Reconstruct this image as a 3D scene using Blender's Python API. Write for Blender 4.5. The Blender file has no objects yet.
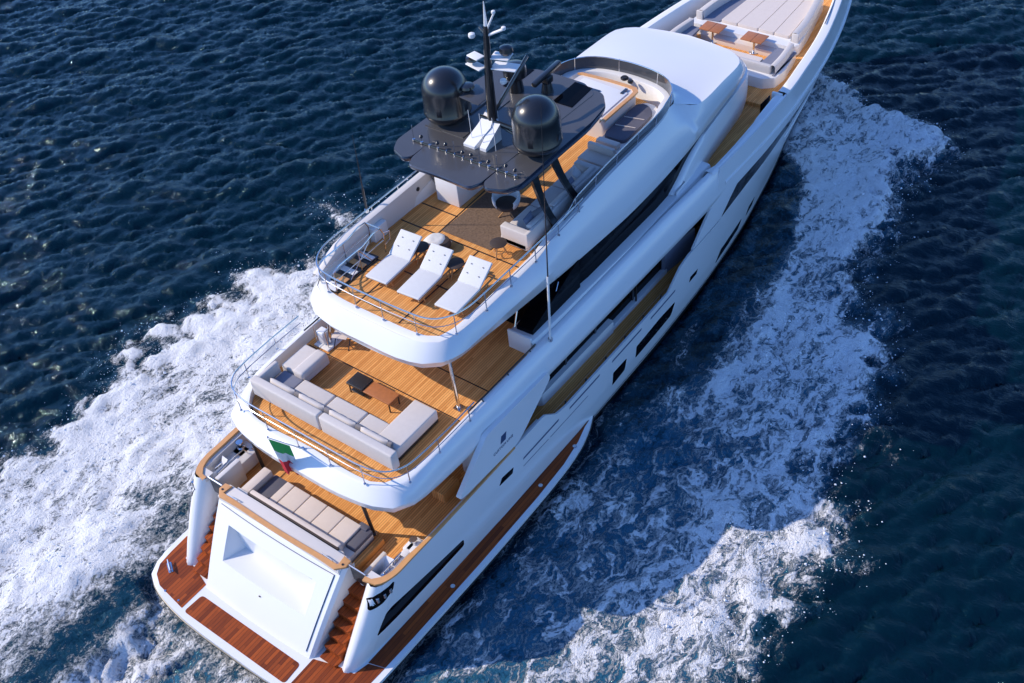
import bpy, bmesh, math, random
import numpy as np
from mathutils import Vector, Matrix, noise
R = math.radians
random.seed(7)
scene = bpy.context.scene
COL = scene.collection

# ---------------------------------------------------------------- camera
cam_d = bpy.data.cameras.new('camera'); cam = bpy.data.objects.new('camera', cam_d); COL.objects.link(cam)
scene.camera = cam
yaw, pit, roll, F = R(41.128), R(43.383), R(-6.802), 1106.65
fw = Vector((math.cos(yaw)*math.cos(pit), math.sin(yaw)*math.cos(pit), -math.sin(pit)))
rt = Vector((math.sin(yaw), -math.cos(yaw), 0)); up = rt.cross(fw)
r_ = math.cos(roll)*rt + math.sin(roll)*up; u_ = -math.sin(roll)*rt + math.cos(roll)*up
cam.matrix_world = Matrix(((r_.x, u_.x, -fw.x, -7.344), (r_.y, u_.y, -fw.y, -18.173), (r_.z, u_.z, -fw.z, 27.55), (0, 0, 0, 1)))
cam_d.sensor_width = 36; cam_d.lens = 36*F/1024; cam_d.clip_start = .5; cam_d.clip_end = 6000

# ---------------------------------------------------------------- world, sun, exposure
TRAVEL = Vector((.66, -1.22, -1.0)).normalized()
elev = math.asin(-TRAVEL.z)
world = bpy.data.worlds.new('World'); scene.world = world; world.use_nodes = True
wn = world.node_tree; bg = wn.nodes['Background']
sky = wn.nodes.new('ShaderNodeTexSky'); sky.sky_type = 'NISHITA'; sky.sun_disc = False
sky.sun_elevation = elev; sky.sun_rotation = math.atan2(-TRAVEL.x, -TRAVEL.y)
sky.air_density = 1.0; sky.dust_density = .4; sky.ozone_density = 2.0
tint = wn.nodes.new('ShaderNodeMix'); tint.data_type = 'RGBA'; tint.blend_type = 'MULTIPLY'; tint.inputs[0].default_value = 1; tint.inputs[7].default_value = (.92, 1.30, 1.95, 1)
wn.links.new(sky.outputs[0], tint.inputs[6]); wn.links.new(tint.outputs[2], bg.inputs[0]); bg.inputs[1].default_value = .125
sun_d = bpy.data.lights.new('sun', 'SUN'); sun = bpy.data.objects.new('sun', sun_d); COL.objects.link(sun)
sun_d.energy = 4.5; sun_d.angle = R(.5); sun_d.color = (1, .87, .72)
sun.rotation_euler = TRAVEL.to_track_quat('-Z', 'Y').to_euler(); sun.location = (-30, 50, 60)
vs = scene.view_settings; vs.view_transform = 'Standard'; vs.look = 'None'; vs.gamma = 1; vs.use_curve_mapping = False
vs.exposure = 0.03

# ---------------------------------------------------------------- materials
def mat(name, col, rough=.4, metal=0, coat=0, spec=.5, var=0, vscale=3, bump=0, bscale=200):
    m = bpy.data.materials.new(name); m.use_nodes = True; nt = m.node_tree; b = nt.nodes['Principled BSDF']
    b.inputs['Base Color'].default_value = (*col, 1); b.inputs['Roughness'].default_value = rough
    b.inputs['Metallic'].default_value = metal; b.inputs['Coat Weight'].default_value = coat; b.inputs['Coat Roughness'].default_value = .05
    b.inputs['Specular IOR Level'].default_value = spec
    tc = nt.nodes.new('ShaderNodeTexCoord')
    if var:
        n = nt.nodes.new('ShaderNodeTexNoise'); n.inputs['Scale'].default_value = vscale; n.inputs['Detail'].default_value = 5
        nt.links.new(tc.outputs['Object'], n.inputs['Vector'])
        mx = nt.nodes.new('ShaderNodeMix'); mx.data_type = 'RGBA'
        mx.inputs[6].default_value = (*[c*(1-var) for c in col], 1); mx.inputs[7].default_value = (*[min(1, c*(1+var)) for c in col], 1)
        nt.links.new(n.outputs[0], mx.inputs[0]); nt.links.new(mx.outputs[2], b.inputs['Base Color'])
    if bump:
        n = nt.nodes.new('ShaderNodeTexNoise'); n.inputs['Scale'].default_value = bscale; n.inputs['Detail'].default_value = 3
        nt.links.new(tc.outputs['Object'], n.inputs['Vector'])
        bp = nt.nodes.new('ShaderNodeBump'); bp.inputs['Strength'].default_value = bump; bp.inputs['Distance'].default_value = .01
        nt.links.new(n.outputs[0], bp.inputs['Height']); nt.links.new(bp.outputs[0], b.inputs['Normal'])
    return m

def M(nt, op, a, b=None, c=None):
    n = nt.nodes.new('ShaderNodeMath'); n.operation = op
    for i, v in enumerate((a, b, c)):
        if v is None: continue
        if isinstance(v, (int, float)): n.inputs[i].default_value = v
        else: nt.links.new(v, n.inputs[i])
    return n.outputs[0]

def teak(name, c1, c2, w=.075, gap=.1, rough=.7, caulk=(.03, .02, .015), axis=1, coat=0):
    m = bpy.data.materials.new(name); m.use_nodes = True; nt = m.node_tree; b = nt.nodes['Principled BSDF']
    tc = nt.nodes.new('ShaderNodeTexCoord'); sp = nt.nodes.new('ShaderNodeSeparateXYZ'); nt.links.new(tc.outputs['Object'], sp.inputs[0])
    y = sp.outputs[axis]; x = sp.outputs[1-axis]
    q = M(nt, 'DIVIDE', y, w); fr = M(nt, 'FRACT', q); fl = M(nt, 'FLOOR', q)
    wn_ = nt.nodes.new('ShaderNodeTexWhiteNoise'); wn_.noise_dimensions = '2D'
    xx = M(nt, 'FLOOR', M(nt, 'ADD', M(nt, 'DIVIDE', x, 1.9), M(nt, 'MULTIPLY', fl, .37)))
    cb = nt.nodes.new('ShaderNodeCombineXYZ'); nt.links.new(fl, cb.inputs[0]); nt.links.new(xx, cb.inputs[1]); nt.links.new(cb.outputs[0], wn_.inputs['Vector'])
    mx = nt.nodes.new('ShaderNodeMix'); mx.data_type = 'RGBA'; mx.inputs[6].default_value = (*c1, 1); mx.inputs[7].default_value = (*c2, 1)
    mp = nt.nodes.new('ShaderNodeMapping'); mp.inputs['Scale'].default_value = (2, 30, 2) if axis == 1 else (30, 2, 2)
    nt.links.new(tc.outputs['Object'], mp.inputs[0])
    ns = nt.nodes.new('ShaderNodeTexNoise'); ns.inputs['Scale'].default_value = 1.5; ns.inputs['Detail'].default_value = 6; nt.links.new(mp.outputs[0], ns.inputs[0])
    f = M(nt, 'ADD', M(nt, 'MULTIPLY', wn_.outputs[0], .55), M(nt, 'MULTIPLY', ns.outputs[0], .5))
    nt.links.new(f, mx.inputs[0])
    g = M(nt, 'LESS_THAN', fr, gap)
    m2 = nt.nodes.new('ShaderNodeMix'); m2.data_type = 'RGBA'; nt.links.new(g, m2.inputs[0]); nt.links.new(mx.outputs[2], m2.inputs[6]); m2.inputs[7].default_value = (*caulk, 1)
    nt.links.new(m2.outputs[2], b.inputs['Base Color']); b.inputs['Roughness'].default_value = rough; b.inputs['Coat Weight'].default_value = coat; b.inputs['Specular IOR Level'].default_value = .25
    return m

MT = dict(
 white=mat('white_gelcoat', (.77, .77, .77), .28, coat=.5, var=.03, vscale=.6),
 soft=mat('white_nonskid', (.78, .77, .75), .55, var=.03, vscale=4),
 inner=mat('cream_gelcoat', (.70, .66, .62), .4, coat=.2, var=.03),
 teak=teak('teak_deck', (.54, .20, .045), (.92, .47, .155)),
 teakw=teak('varnished_teak', (.07, .009, .002), (.42, .085, .012), w=.115, gap=.08, rough=.5, coat=0, caulk=(.02, .008, .004)),
 teakc=mat('teak_cap', (.66, .33, .12), .35, coat=.3, var=.15, vscale=6),
 teakt=mat('teak_table', (.42, .15, .05), .4, var=.25, vscale=9),
 caulk=mat('black_caulk', (.012, .01, .01), .6),
 glass=mat('dark_glass', (.002, .002, .003), .06, spec=.08),
 tint=mat('tinted_screen', (.06, .065, .075), .08, coat=.6),
 steel=mat('stainless_steel', (.62, .64, .68), .18, metal=1),
 cush=mat('light_cushion', (.60, .555, .52), .85, var=.05, vscale=8, bump=.3, bscale=60),
 cushw=mat('cream_cushion', (.68, .59, .52), .85, var=.04, vscale=8, bump=.3, bscale=60),
 grey=mat('grey_fabric', (.20, .19, .20), .85, var=.08, vscale=10, bump=.3, bscale=90),
 pad=mat('dark_sunpad', (.10, .10, .13), .8, var=.1, vscale=6, bump=.2),
 blue=mat('slate_and_shade', (.19, .20, .26), .85, var=.08, vscale=7),  # slate cushions; also the painted shade on a sofa seat and the boarding door
 dark=mat('black_metal', (.018, .018, .02), .35, coat=.3),
 brown=mat('dark_wicker', (.05, .035, .03), .6, var=.3, vscale=60),
 dome=mat('glossy_black_dome', (.012, .012, .014), .28, coat=.6),
 htop=mat('anthracite_hardtop', (.07, .07, .074), .3, coat=.35, var=.12, vscale=1.5),
 htopb=mat('navy_underside', (.015, .022, .045), .2, coat=.6),
 rug=mat('woven_rug', (.16, .105, .07), .95, var=.7, vscale=16, bump=.8, bscale=40),
 rubber=mat('boot_stripe', (.01, .01, .012), .4),
 red=mat('flag_red', (.55, .02, .03), .8), green=mat('flag_green', (.03, .32, .07), .8), fwhite=mat('white_canvas', (.66, .66, .65), .8, var=.05, vscale=9, bump=.3, bscale=50),
 ink=mat('navy_lettering', (.03, .06, .14), .4), screen=mat('display_glass', (.02, .03, .05), .1, coat=1),
 ltwood=mat('light_wood', (.45, .24, .10), .5, var=.15, vscale=20),
)

# ---------------------------------------------------------------- mesh helpers
class B:
    def __init__(s): s.bm = bmesh.new(); s.mats = []
    def mi(s, m):
        if m not in s.mats: s.mats.append(m)
        return s.mats.index(m)
    def face(s, vs, k):
        try:
            f = s.bm.faces.new(vs); f.material_index = k; return f
        except ValueError: return None
    def box(s, c, d, m, bevel=.02, rz=0, rx=0, ry=0, seg=2, taper=1):
        k = s.mi(m); t = bmesh.new(); bmesh.ops.create_cube(t, size=1)
        for v in t.verts:
            f = taper if v.co.z > 0 else 1
            v.co = Vector((v.co.x*d[0]*f, v.co.y*d[1]*f, v.co.z*d[2]))
        if bevel: bmesh.ops.bevel(t, geom=t.edges[:], offset=min(bevel, min(d)*.45), segments=seg, profile=.6, affect='EDGES')
        mt = Matrix.Translation(c) @ Matrix.Rotation(rz, 4, 'Z') @ Matrix.Rotation(ry, 4, 'Y') @ Matrix.Rotation(rx, 4, 'X')
        s.merge(t, mt, k); return s
    def merge(s, t, mt, k):
        mp = {v: s.bm.verts.new(mt @ v.co) for v in t.verts}
        for f in t.faces: s.face([mp[v] for v in f.verts], k)
        t.free()
    def cyl(s, c, r, h, m, r2=None, seg=20, bevel=0, mt=None):
        k = s.mi(m); t = bmesh.new(); bmesh.ops.create_cone(t, cap_ends=True, segments=seg, radius1=r, radius2=r if r2 is None else r2, depth=h)
        if bevel: bmesh.ops.bevel(t, geom=[e for e in t.edges if abs(e.verts[0].co.z-e.verts[1].co.z) < 1e-5], offset=bevel, segments=2, affect='EDGES')
        s.merge(t, Matrix.Translation(c) @ (mt or Matrix.Identity(4)), k); return s
    def lathe(s, c, prof, m, seg=28, mt=None):
        k = s.mi(m); rings = []; T = Matrix.Translation(c) @ (mt or Matrix.Identity(4))
        for r, z in prof:
            if r < 1e-5: rings.append([s.bm.verts.new(T @ Vector((0, 0, z)))])
            else: rings.append([s.bm.verts.new(T @ Vector((r*math.cos(2*math.pi*i/seg), r*math.sin(2*math.pi*i/seg), z))) for i in range(seg)])
        for a, b in zip(rings, rings[1:]):
            for i in range(seg):
                j = (i+1) % seg
                if len(a) == 1 and len(b) > 1: s.face([a[0], b[i], b[j]][::-1], k)
                elif len(b) == 1 and len(a) > 1: s.face([a[i], a[j], b[0]], k)
                elif len(a) > 1: s.face([a[i], a[j], b[j], b[i]], k)
        return s
    def tube(s, pts, r, m, seg=8, closed=False):
        k = s.mi(m); pts = [Vector(p) for p in pts]; n = len(pts); rings = []; prev = None
        for i, p in enumerate(pts):
            if closed: d = pts[(i+1) % n]-pts[i-1]
            else: d = pts[min(i+1, n-1)]-pts[max(i-1, 0)]
            d.normalize()
            a = Vector((0, 0, 1)) if abs(d.z) < .9 else Vector((1, 0, 0))
            if prev is not None:
                a = prev
            x = (a - d*a.dot(d)).normalized(); y = d.cross(x); prev = x
            rr = r[i] if isinstance(r, (list, tuple)) else r
            rings.append([s.bm.verts.new(p + x*rr*math.cos(2*math.pi*j/seg) + y*rr*math.sin(2*math.pi*j/seg)) for j in range(seg)])
        for i in range(n if closed else n-1):
            a, b = rings[i], rings[(i+1) % n]
            for j in range(seg): s.face([a[j], a[(j+1) % seg], b[(j+1) % seg], b[j]], k)
        if not closed: s.face(rings[0][::-1], k); s.face(rings[-1], k)
        return s
    def slab(s, poly, z0, z1, m, bevel=0, seg=2, inset_top=0):
        """poly: (x,y) list; z0,z1 numbers or functions of (x,y)"""
        k = s.mi(m); t = bmesh.new()
        g = lambda z, p: z(*p) if callable(z) else z
        lo = [t.verts.new((p[0], p[1], g(z0, p))) for p in poly]; hi = [t.verts.new((p[0], p[1], g(z1, p))) for p in poly]
        n = len(poly); area = sum(poly[i][0]*poly[(i+1) % n][1]-poly[(i+1) % n][0]*poly[i][1] for i in range(n))
        if area < 0: lo.reverse(); hi.reverse()
        top = t.faces.new(hi); t.faces.new(lo[::-1])
        for i in range(n): t.faces.new([lo[i], lo[(i+1) % n], hi[(i+1) % n], hi[i]])
        if bevel: bmesh.ops.bevel(t, geom=[e for e in top.edges], offset=bevel, segments=seg, profile=.6, affect='EDGES')
        bmesh.ops.triangulate(t, faces=[f for f in t.faces if len(f.verts) > 4])
        s.merge(t, Matrix.Identity(4), k); return s
    def grid(s, rows, m, closed=False, flip=False):
        k = m if isinstance(m, list) else [s.mi(m)]*999
        if isinstance(m, list): k = [s.mi(q) for q in m]
        V = [[s.bm.verts.new(p) for p in row] for row in rows]
        n = len(V[0])
        for a, b in zip(V, V[1:]):
            for i in range(n if closed else n-1):
                q = [a[i], a[(i+1) % n], b[(i+1) % n], b[i]]
                s.face(q[::-1] if flip else q, k[i])
        return s
    def done(s, name, parent=None, label=None, ang=38, merge=True, recalc=True):
        bm = s.bm
        if merge: bmesh.ops.remove_doubles(bm, verts=bm.verts[:], dist=.0004)
        if recalc: bmesh.ops.recalc_face_normals(bm, faces=bm.faces[:])
        for f in bm.faces: f.smooth = True
        for e in bm.edges:
            if len(e.link_faces) == 2: e.smooth = e.link_faces[0].normal.angle(e.link_faces[1].normal, 0) < R(ang)
        me = bpy.data.meshes.new(name); bm.to_mesh(me); bm.free()
        for m in s.mats: me.materials.append(MT[m] if isinstance(m, str) else m)
        o = bpy.data.objects.new(name, me); COL.objects.link(o)
        if parent: o.parent = parent
        if label: o['label'] = label
        return o

def thing(name, label, cat, loc=(0, 0, 0), rz=0, group=None):
    o = bpy.data.objects.new(name, None); COL.objects.link(o); o.location = loc; o.rotation_euler = (0, 0, rz)
    o.empty_display_size = .2; o['label'] = label; o['category'] = cat
    if group: o['group'] = group
    return o
def tag(o, label, cat, group=None):
    o['label'] = label; o['category'] = cat
    if group: o['group'] = group
    return o
def copy_tree(o, parent=None, label=None):
    c = o.copy(); COL.objects.link(c); c.parent = parent
    if label: c['label'] = label
    for ch in list(o.children): copy_tree(ch, c)
    return c

def pchip(xs, ys):
    xs = np.array(xs, float); ys = np.array(ys, float); h = np.diff(xs); d = np.diff(ys)/h; m = np.zeros(len(xs))
    for i in range(1, len(xs)-1):
        if d[i-1]*d[i] > 0:
            w1, w2 = 2*h[i]+h[i-1], h[i]+2*h[i-1]; m[i] = (w1+w2)/(w1/d[i-1]+w2/d[i])
    m[0], m[-1] = d[0], d[-1]
    def f(x):
        x = min(max(x, xs[0]), xs[-1]); i = min(int(np.searchsorted(xs, x, 'right'))-1, len(h)-1); t = (x-xs[i])/h[i]
        return float((1+2*t)*(1-t)**2*ys[i]+t*(1-t)**2*h[i]*m[i]+t*t*(3-2*t)*ys[i+1]+t*t*(t-1)*h[i]*m[i+1])
    return f
def lin(xs, ys): return lambda x: float(np.interp(x, xs, ys))
def dense(pts, step=.25, closed=False):
    """Catmull-Rom resample of a 2D/3D polyline"""
    P = [Vector(p) if len(p) == 3 else Vector((p[0], p[1], 0)) for p in pts]; out = []; n = len(P)
    for i in range(n if closed else n-1):
        p1, p2 = P[i], P[(i+1) % n]; p0 = P[i-1] if (i > 0 or closed) else p1*2-p2; p3 = P[(i+2) % n] if (i+2 < n or closed) else p2*2-p1
        k = max(1, int((p2-p1).length/step))
        for j in range(k):
            t = j/k
            # centripetal-ish: limit tangents
            m1 = (p2-p0)*.5; m2 = (p3-p1)*.5; L = (p2-p1).length
            if m1.length > L: m1 = m1.normalized()*L
            if m2.length > L: m2 = m2.normalized()*L
            out.append(p1*(2*t**3-3*t*t+1)+m1*(t**3-2*t*t+t)+p2*(-2*t**3+3*t*t)+m2*(t**3-t*t))
    if not closed: out.append(P[-1])
    return out
def mirror(half):
    """half path starting at y=0 side; returns full path -y .. +y"""
    h = [tuple(p) for p in half]
    neg = [(p[0], -p[1], *p[2:]) for p in h[::-1]]
    if abs(h[0][1]) < 1e-6: neg = neg[:-1]
    return neg + h

# ---------------------------------------------------------------- hull surface: half breadth H(x, z)
ZL = [-.8, 0, .55, 1.2, 2.1, 3.1, 4.2, 4.65, 5.6]
TAB = {
 -.8: ([0, 4, 10, 16, 20, 24, 28, 31, 33.5, 35.6], [2.9, 3.2, 3.4, 3.3, 3.1, 2.6, 1.9, 1.15, .5, 0]),
 0: ([0, 4, 10, 16, 20, 24, 26, 28, 30, 32, 34, 36, 37.0], [3.2, 3.5, 3.62, 3.6, 3.45, 3.08, 2.75, 2.4, 1.95, 1.42, .85, .28, 0]),
 .55: ([1.2, 4, 8, 12, 16, 20, 24, 26, 28, 30, 32, 34, 36, 37.2], [3.5, 3.66, 3.74, 3.76, 3.72, 3.58, 3.22, 2.9, 2.52, 2.05, 1.5, .95, .4, 0]),
 1.2: ([1.2, 3, 8, 12, 16, 20, 24, 26, 28, 30, 32, 34, 36, 37.5], [3.55, 3.72, 3.82, 3.84, 3.82, 3.68, 3.35, 3.03, 2.66, 2.2, 1.68, 1.12, .55, 0]),
 2.1: ([1.5, 3, 6, 12, 16, 20, 24, 26, 28, 30, 32, 34, 36, 37.9], [3.6, 3.78, 3.85, 3.87, 3.86, 3.76, 3.5, 3.26, 2.95, 2.54, 2.05, 1.5, .85, 0]),
 3.1: ([2.0, 3.4, 6, 12, 16, 20, 24, 26, 28, 30, 32, 34, 36, 38.3], [3.65, 3.82, 3.86, 3.87, 3.86, 3.8, 3.66, 3.48, 3.23, 2.88, 2.44, 1.9, 1.25, 0]),
 4.2: ([3.0, 6, 10, 16, 20, 24, 26, 28, 30, 32, 34, 36, 38.8], [3.6, 3.6, 3.7, 3.78, 3.82, 3.84, 3.74, 3.54, 3.26, 2.88, 2.36, 1.68, 0]),
 4.65: ([3.0, 6, 10, 16, 20, 24, 26, 28, 30, 32, 34, 36, 39.0], [3.6, 3.58, 3.66, 3.74, 3.80, 3.86, 3.80, 3.62, 3.37, 3.0, 2.5, 1.85, 0]),
 5.6: ([3.0, 6, 10, 16, 20, 24, 26, 28, 30, 32, 34, 36, 39.3], [3.45, 3.4, 3.42, 3.5, 3.6, 3.74, 3.74, 3.55, 3.28, 2.85, 2.3, 1.62, 0]),
}
HF = {z: pchip(*TAB[z]) for z in ZL}
def H(x, z):
    z = min(max(z, ZL[0]), ZL[-1]); i = 0
    while i < len(ZL)-2 and z > ZL[i+1]: i += 1
    t = (z-ZL[i])/(ZL[i+1]-ZL[i]); return HF[ZL[i]](x)*(1-t)+HF[ZL[i+1]](x)*t

def panel(b, poly, m, off=0.0, thick=.06, yf=None, sx=.5, sz=.35, sides=(1, -1), edgem=None):
    """polygon in (x,z) wrapped on y=yf(x,z)+off, with thickness inwards, on both sides of the boat"""
    yf = yf or H; k = b.mi(m)
    for s in sides:
        t = bmesh.new(); vs = [t.verts.new((p[0], 0, p[1])) for p in poly]; t.faces.new(vs)
        xs = [p[0] for p in poly]; zs = [p[1] for p in poly]
        x = math.ceil(min(xs)/sx)*sx
        while x < max(xs):
            bmesh.ops.bisect_plane(t, geom=t.verts[:]+t.edges[:]+t.faces[:], plane_co=(x, 0, 0), plane_no=(1, 0, 0)); x += sx
        cuts = [q for q in ZL if min(zs) < q < max(zs)]
        z = math.ceil(min(zs)/sz)*sz
        while z < max(zs): cuts.append(z); z += sz
        for z in sorted(set(round(c, 3) for c in cuts)):
            bmesh.ops.bisect_plane(t, geom=t.verts[:]+t.edges[:]+t.faces[:], plane_co=(0, 0, z), plane_no=(0, 0, 1))
        if thick:
            r = bmesh.ops.extrude_face_region(t, geom=t.faces[:])
            inner = set(v for v in r['geom'] if isinstance(v, bmesh.types.BMVert))
        else: inner = set()
        for v in t.verts:
            y = yf(v.co.x, v.co.z)+off-(thick if v in inner else 0)
            v.co.y = s*max(y, .0)
        bmesh.ops.triangulate(t, faces=[f for f in t.faces if len(f.verts) > 4])
        b.merge(t, Matrix.Identity(4), k)
    return b
def rounded(poly, r=.08, n=4):
    out = []; N = len(poly)
    for i in range(N):
        p = Vector(poly[i]); a = Vector(poly[i-1])-p; c = Vector(poly[(i+1) % N])-p
        q = min(r, a.length*.45, c.length*.45); A = p+a.normalized()*q; C = p+c.normalized()*q
        for j in range(n+1):
            t = j/n; out.append(tuple(A*(1-t)**2+p*2*t*(1-t)+C*t*t))
    return out

yacht = thing('motor_yacht', 'large white three-deck motor yacht with teak decks and dark hardtop, under way', 'yacht')

# ================================================================ HULL
b = B()
hullpoly = [(1.85, -.8), (1.88, .55), (2.2, 1.1), (2.75, 2.05), (3.37, 3.03), (9.95, 3.03), (10.15, 3.0), (10.7, 2.55), (11.2, 2.45), (17.4, 2.42), (18.2, 2.95), (18.8, 3.08),
            (20.9, 3.05), (21.4, 3.2), (23.0, 3.2), (38.35, 3.2), (37.9, 2.1), (37.4, 1.2), (37.0, 0), (35.6, -.8)]
panel(b, hullpoly, 'white', thick=.07)
hull = b.done('hull', yacht, ang=30)
# bow topsides above the long dark window, up to the sheer
CAPZ = pchip([3, 4.3, 6, 8, 10.5, 14, 18, 20, 22, 24, 26, 30, 34, 39.5], [4.72, 4.78, 5.0, 5.05, 5.08, 5.15, 5.22, 5.26, 5.32, 5.42, 5.55, 5.6, 5.7, 5.9])
b = B()
top = [(x, CAPZ(x)) for x in np.arange(21.0, 39.2, .5)]
panel(b, [(19.05, 3.12), (21.3, 3.12), (38.35, 3.2), (38.75, 4.2), (39.2, CAPZ(39.2))] + top[::-1] + [(21.0, 5.26), (20.5, 4.3)], 'white', thick=.08)
topsides = b.done('bow_topsides', yacht, ang=30)
for s in (1, -1):
    b = B(); panel(b, rounded([(21.15, 3.14), (22.15, 3.97), (25.6, 4.08), (28.9, 4.04), (26.8, 3.62), (25.4, 3.52), (23.2, 3.36)], .04), 'glass', off=.006, thick=.03, sides=(s,)); b.done('bow_window', topsides)
# cap rail of the bow (white, wide) and inner bulwark
b = B(); rows = []
for x in list(np.arange(25.9, 38.6, .4))+[39.0, 39.25]:
    z = CAPZ(x); y = max(H(x, z)-.02, .02); yi = max(y-.36, .0)
    rows.append([(x, y-.03, z-.1), (x, y+.03, z-.02), (x, y, z+.03), (x, y-.1, z+.05), (x, yi+.05, z+.05), (x, yi, z), (x, yi-.02, 4.72)])
for s in (1, -1): b.grid([[(p[0], s*p[1], p[2]) for p in r] for r in rows], 'soft')
b.done('bow_cap_rail', yacht, ang=45)
# rubbing strake ridge on the bow flare
b = B()
for s in (1, -1):
    b.tube([(x, s*(H(x, 4.62)+.0), 4.62+.004*(x-21)) for x in np.arange(21.2, 38.6, .5)], .055, 'white')
    b.tube([(x, s*(H(x, 3.02)+.0), 3.02) for x in np.arange(26.9, 38.0, .5)], .03, 'white')
b.done('rubbing_strake', yacht)
# boot stripe + waterline
b = B(); panel(b, [(1.2, -.5), (1.2, .16), (14, .22), (24, .36), (37.0, .55), (36.9, -.5)], 'rubber', off=.008, thick=.02)
panel(b, [(12.8, .30), (24, .46), (30, .54), (30, .58), (24, .50), (12.8, .34)], 'rubber', off=.007, thick=.02)
b.done('boot_stripe', hull)
# hull windows, both sides
def win(poly, name='hull_window', r=.06, m='glass', off=.006, parent=None, thick=.03, label=None):
    for s in (1, -1):
        bb = B(); panel(bb, rounded(poly, r), m, off=off, thick=thick, sides=(s,)); bb.done(name, parent or hull, label)
win([(2.25, 1.3), (2.7, 1.92), (2.95, 1.98), (5.95, 1.58), (5.95, 1.3)], r=.08)
win([(7.72, 2.18), (7.88, 2.4), (8.44, 2.32), (8.36, 2.12)], 'vent', r=.02)
win([(13.85, 1.0), (13.88, 1.58), (14.72, 1.56), (14.6, 1.08)], r=.06)
win([(15.3, 1.05), (15.34, 1.58), (16.9, 1.66), (17.95, 1.58), (17.7, 1.1)], r=.08)
win([(18.95, 1.7), (19.02, 1.92), (19.58, 1.88), (19.5, 1.68)], 'vent', r=.02)
win([(21.35, .75), (21.6, 1.25), (23.5, 1.38), (23.35, .95)], r=.06)
win([(24.05, 1.1), (24.15, 1.5), (24.75, 1.55), (24.65, 1.18)], 'vent', r=.04)
for x0, x1, z in ((8.9, 10.8, 2.23), (11.35, 13.1, 2.20), (13.8, 15.65, 2.17), (16.2, 17.9, 2.17)):
    win([(x0, z-.04), (x0+.04, z+.03), (x1, z+.03), (x1-.05, z-.04)], 'side_groove', .02, 'ink', .004, thick=.02)
for x0, x1, z in ((8.9, 10.2, 1.9), (10.3, 12.4, 1.87)):
    win([(x0, z-.014), (x0, z+.012), (x1, z-.016), (x1, z-.04)], 'side_groove', .004, 'ink', .004, thick=.02)

# aft wings (rounded stern quarters beside the stairs)
def wing_ring(z):
    t = max(0, (z-.52)/(3.03-.52)); xn = 1.16+1.5*t**1.05
    yi = 2.93+.2*t; yo = H(max(xn+.7, 1.2), max(z, .55))
    pts = [(xn+1.0, yi+.3), (xn+.98, yi+.04), (xn+.9, yi), (xn+.72, yi)]
    for k in range(1, 8):
        a = math.pi*k/8; cx = xn+.72; cy = (yi+yo)/2; pts.append((cx-.73*math.sin(a), cy-(yo-yi)/2*math.cos(a)))
    pts += [(xn+.76, yo+.0), (xn+.95, H(xn+.9, max(z, .55))), (xn+1.5, H(xn+1.5, max(z, .55)))]
    return pts
for s, nm in ((1, 'p'), (-1, 's')):
    b = B(); rows = []
    for z in (.45, .55, .8, 1.2, 1.6, 2.0, 2.4, 2.8, 2.98, 3.03):
        rows.append([(p[0], s*p[1], z) for p in wing_ring(z)])
    b.grid(rows, 'white')
    w = b.done('stern_wing', hull, ang=45)
    # teak cap around the wing
    b = B(); t = 1; outer = [(8.6, H(8.6, 3.03)), (6.5, H(6.5, 3.03)), (4.9, H(4.9, 3.03)), (3.9, 3.83), (3.3, 3.81), (2.86, 3.66), (2.66, 3.42), (2.66, 3.16)]
    inner = [(8.6, H(8.6, 3.03)-.05), (6.5, H(6.5, 3.03)-.05), (4.9, H(4.9, 3.03)-.07), (3.9, 3.69), (3.35, 3.67), (3.02, 3.55), (2.82, 3.36), (2.80, 3.16)]
    if s == 1: outer[:3] = [(4.9, 3.86), (4.7, 3.86), (4.5, 3.86)]; inner[:3] = [(4.9, 3.72), (4.7, 3.72), (4.5, 3.71)]
    O = [(p.x, s*(p.y+.02), 0) for p in dense(outer, .15)]; I = [(p.x, s*p.y, 0) for p in dense(inner, .15)]
    n = min(len(O), len(I)); rs = lambda L: [L[int(i*(len(L)-1)/(n-1))] for i in range(n)]
    O = rs(O); I = rs(I)
    b.grid([[(o[0], o[1], 3.02), (o[0], o[1], 3.085), (i[0], i[1], 3.085), (i[0], i[1], 3.0)] for o, i in zip(O, I)], 'teakc')
    b.done('teak_cap', w, ang=30)
    b = B(); b.slab([(2.74, s*3.16), (2.78, s*3.38), (2.95, s*3.56), (3.05, s*3.6), (3.05, s*3.16)], 2.9, 3.035, 'inner'); b.done('wing_top', w)
    # bulwark inner lining of the cockpit
    b = B(); panel(b, [(3.0, 2.1), (3.05, 3.0), (9.9, 3.0), (9.9, 2.1)], 'inner', off=-.09, thick=.17 if s == 1 else .06, sides=(s,)); b.done('bulwark_lining', hull)
    # fairlead window in the quarter with chrome rollers
    def wy_(x, z):
        t = max(0, (z-.52)/(3.03-.52)); xn = 1.16+1.5*t**1.05; yi = 2.93+.2*t; yo = H(max(xn+.7, 1.2), z)
        if x < xn+.72: return (yi+yo)/2+(yo-yi)/2*math.sqrt(max(0, 1-((xn+.72-x)/.73)**2))
        return H(x, z)
    b = B(); panel(b, rounded([(2.30, 2.40), (2.46, 2.74), (2.7, 2.82), (3.2, 2.88), (3.1, 2.62), (2.7, 2.44)], .06), 'glass', off=.012, thick=.03, yf=wy_, sx=.04, sides=(s,))
    for k, x in enumerate((2.6, 2.8, 3.0)): b.cyl((x, s*(wy_(x, 2.66)+.02), 2.64+.03*k), .05, .16, 'steel', seg=12)
    b.done('fairlead', w)

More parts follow.
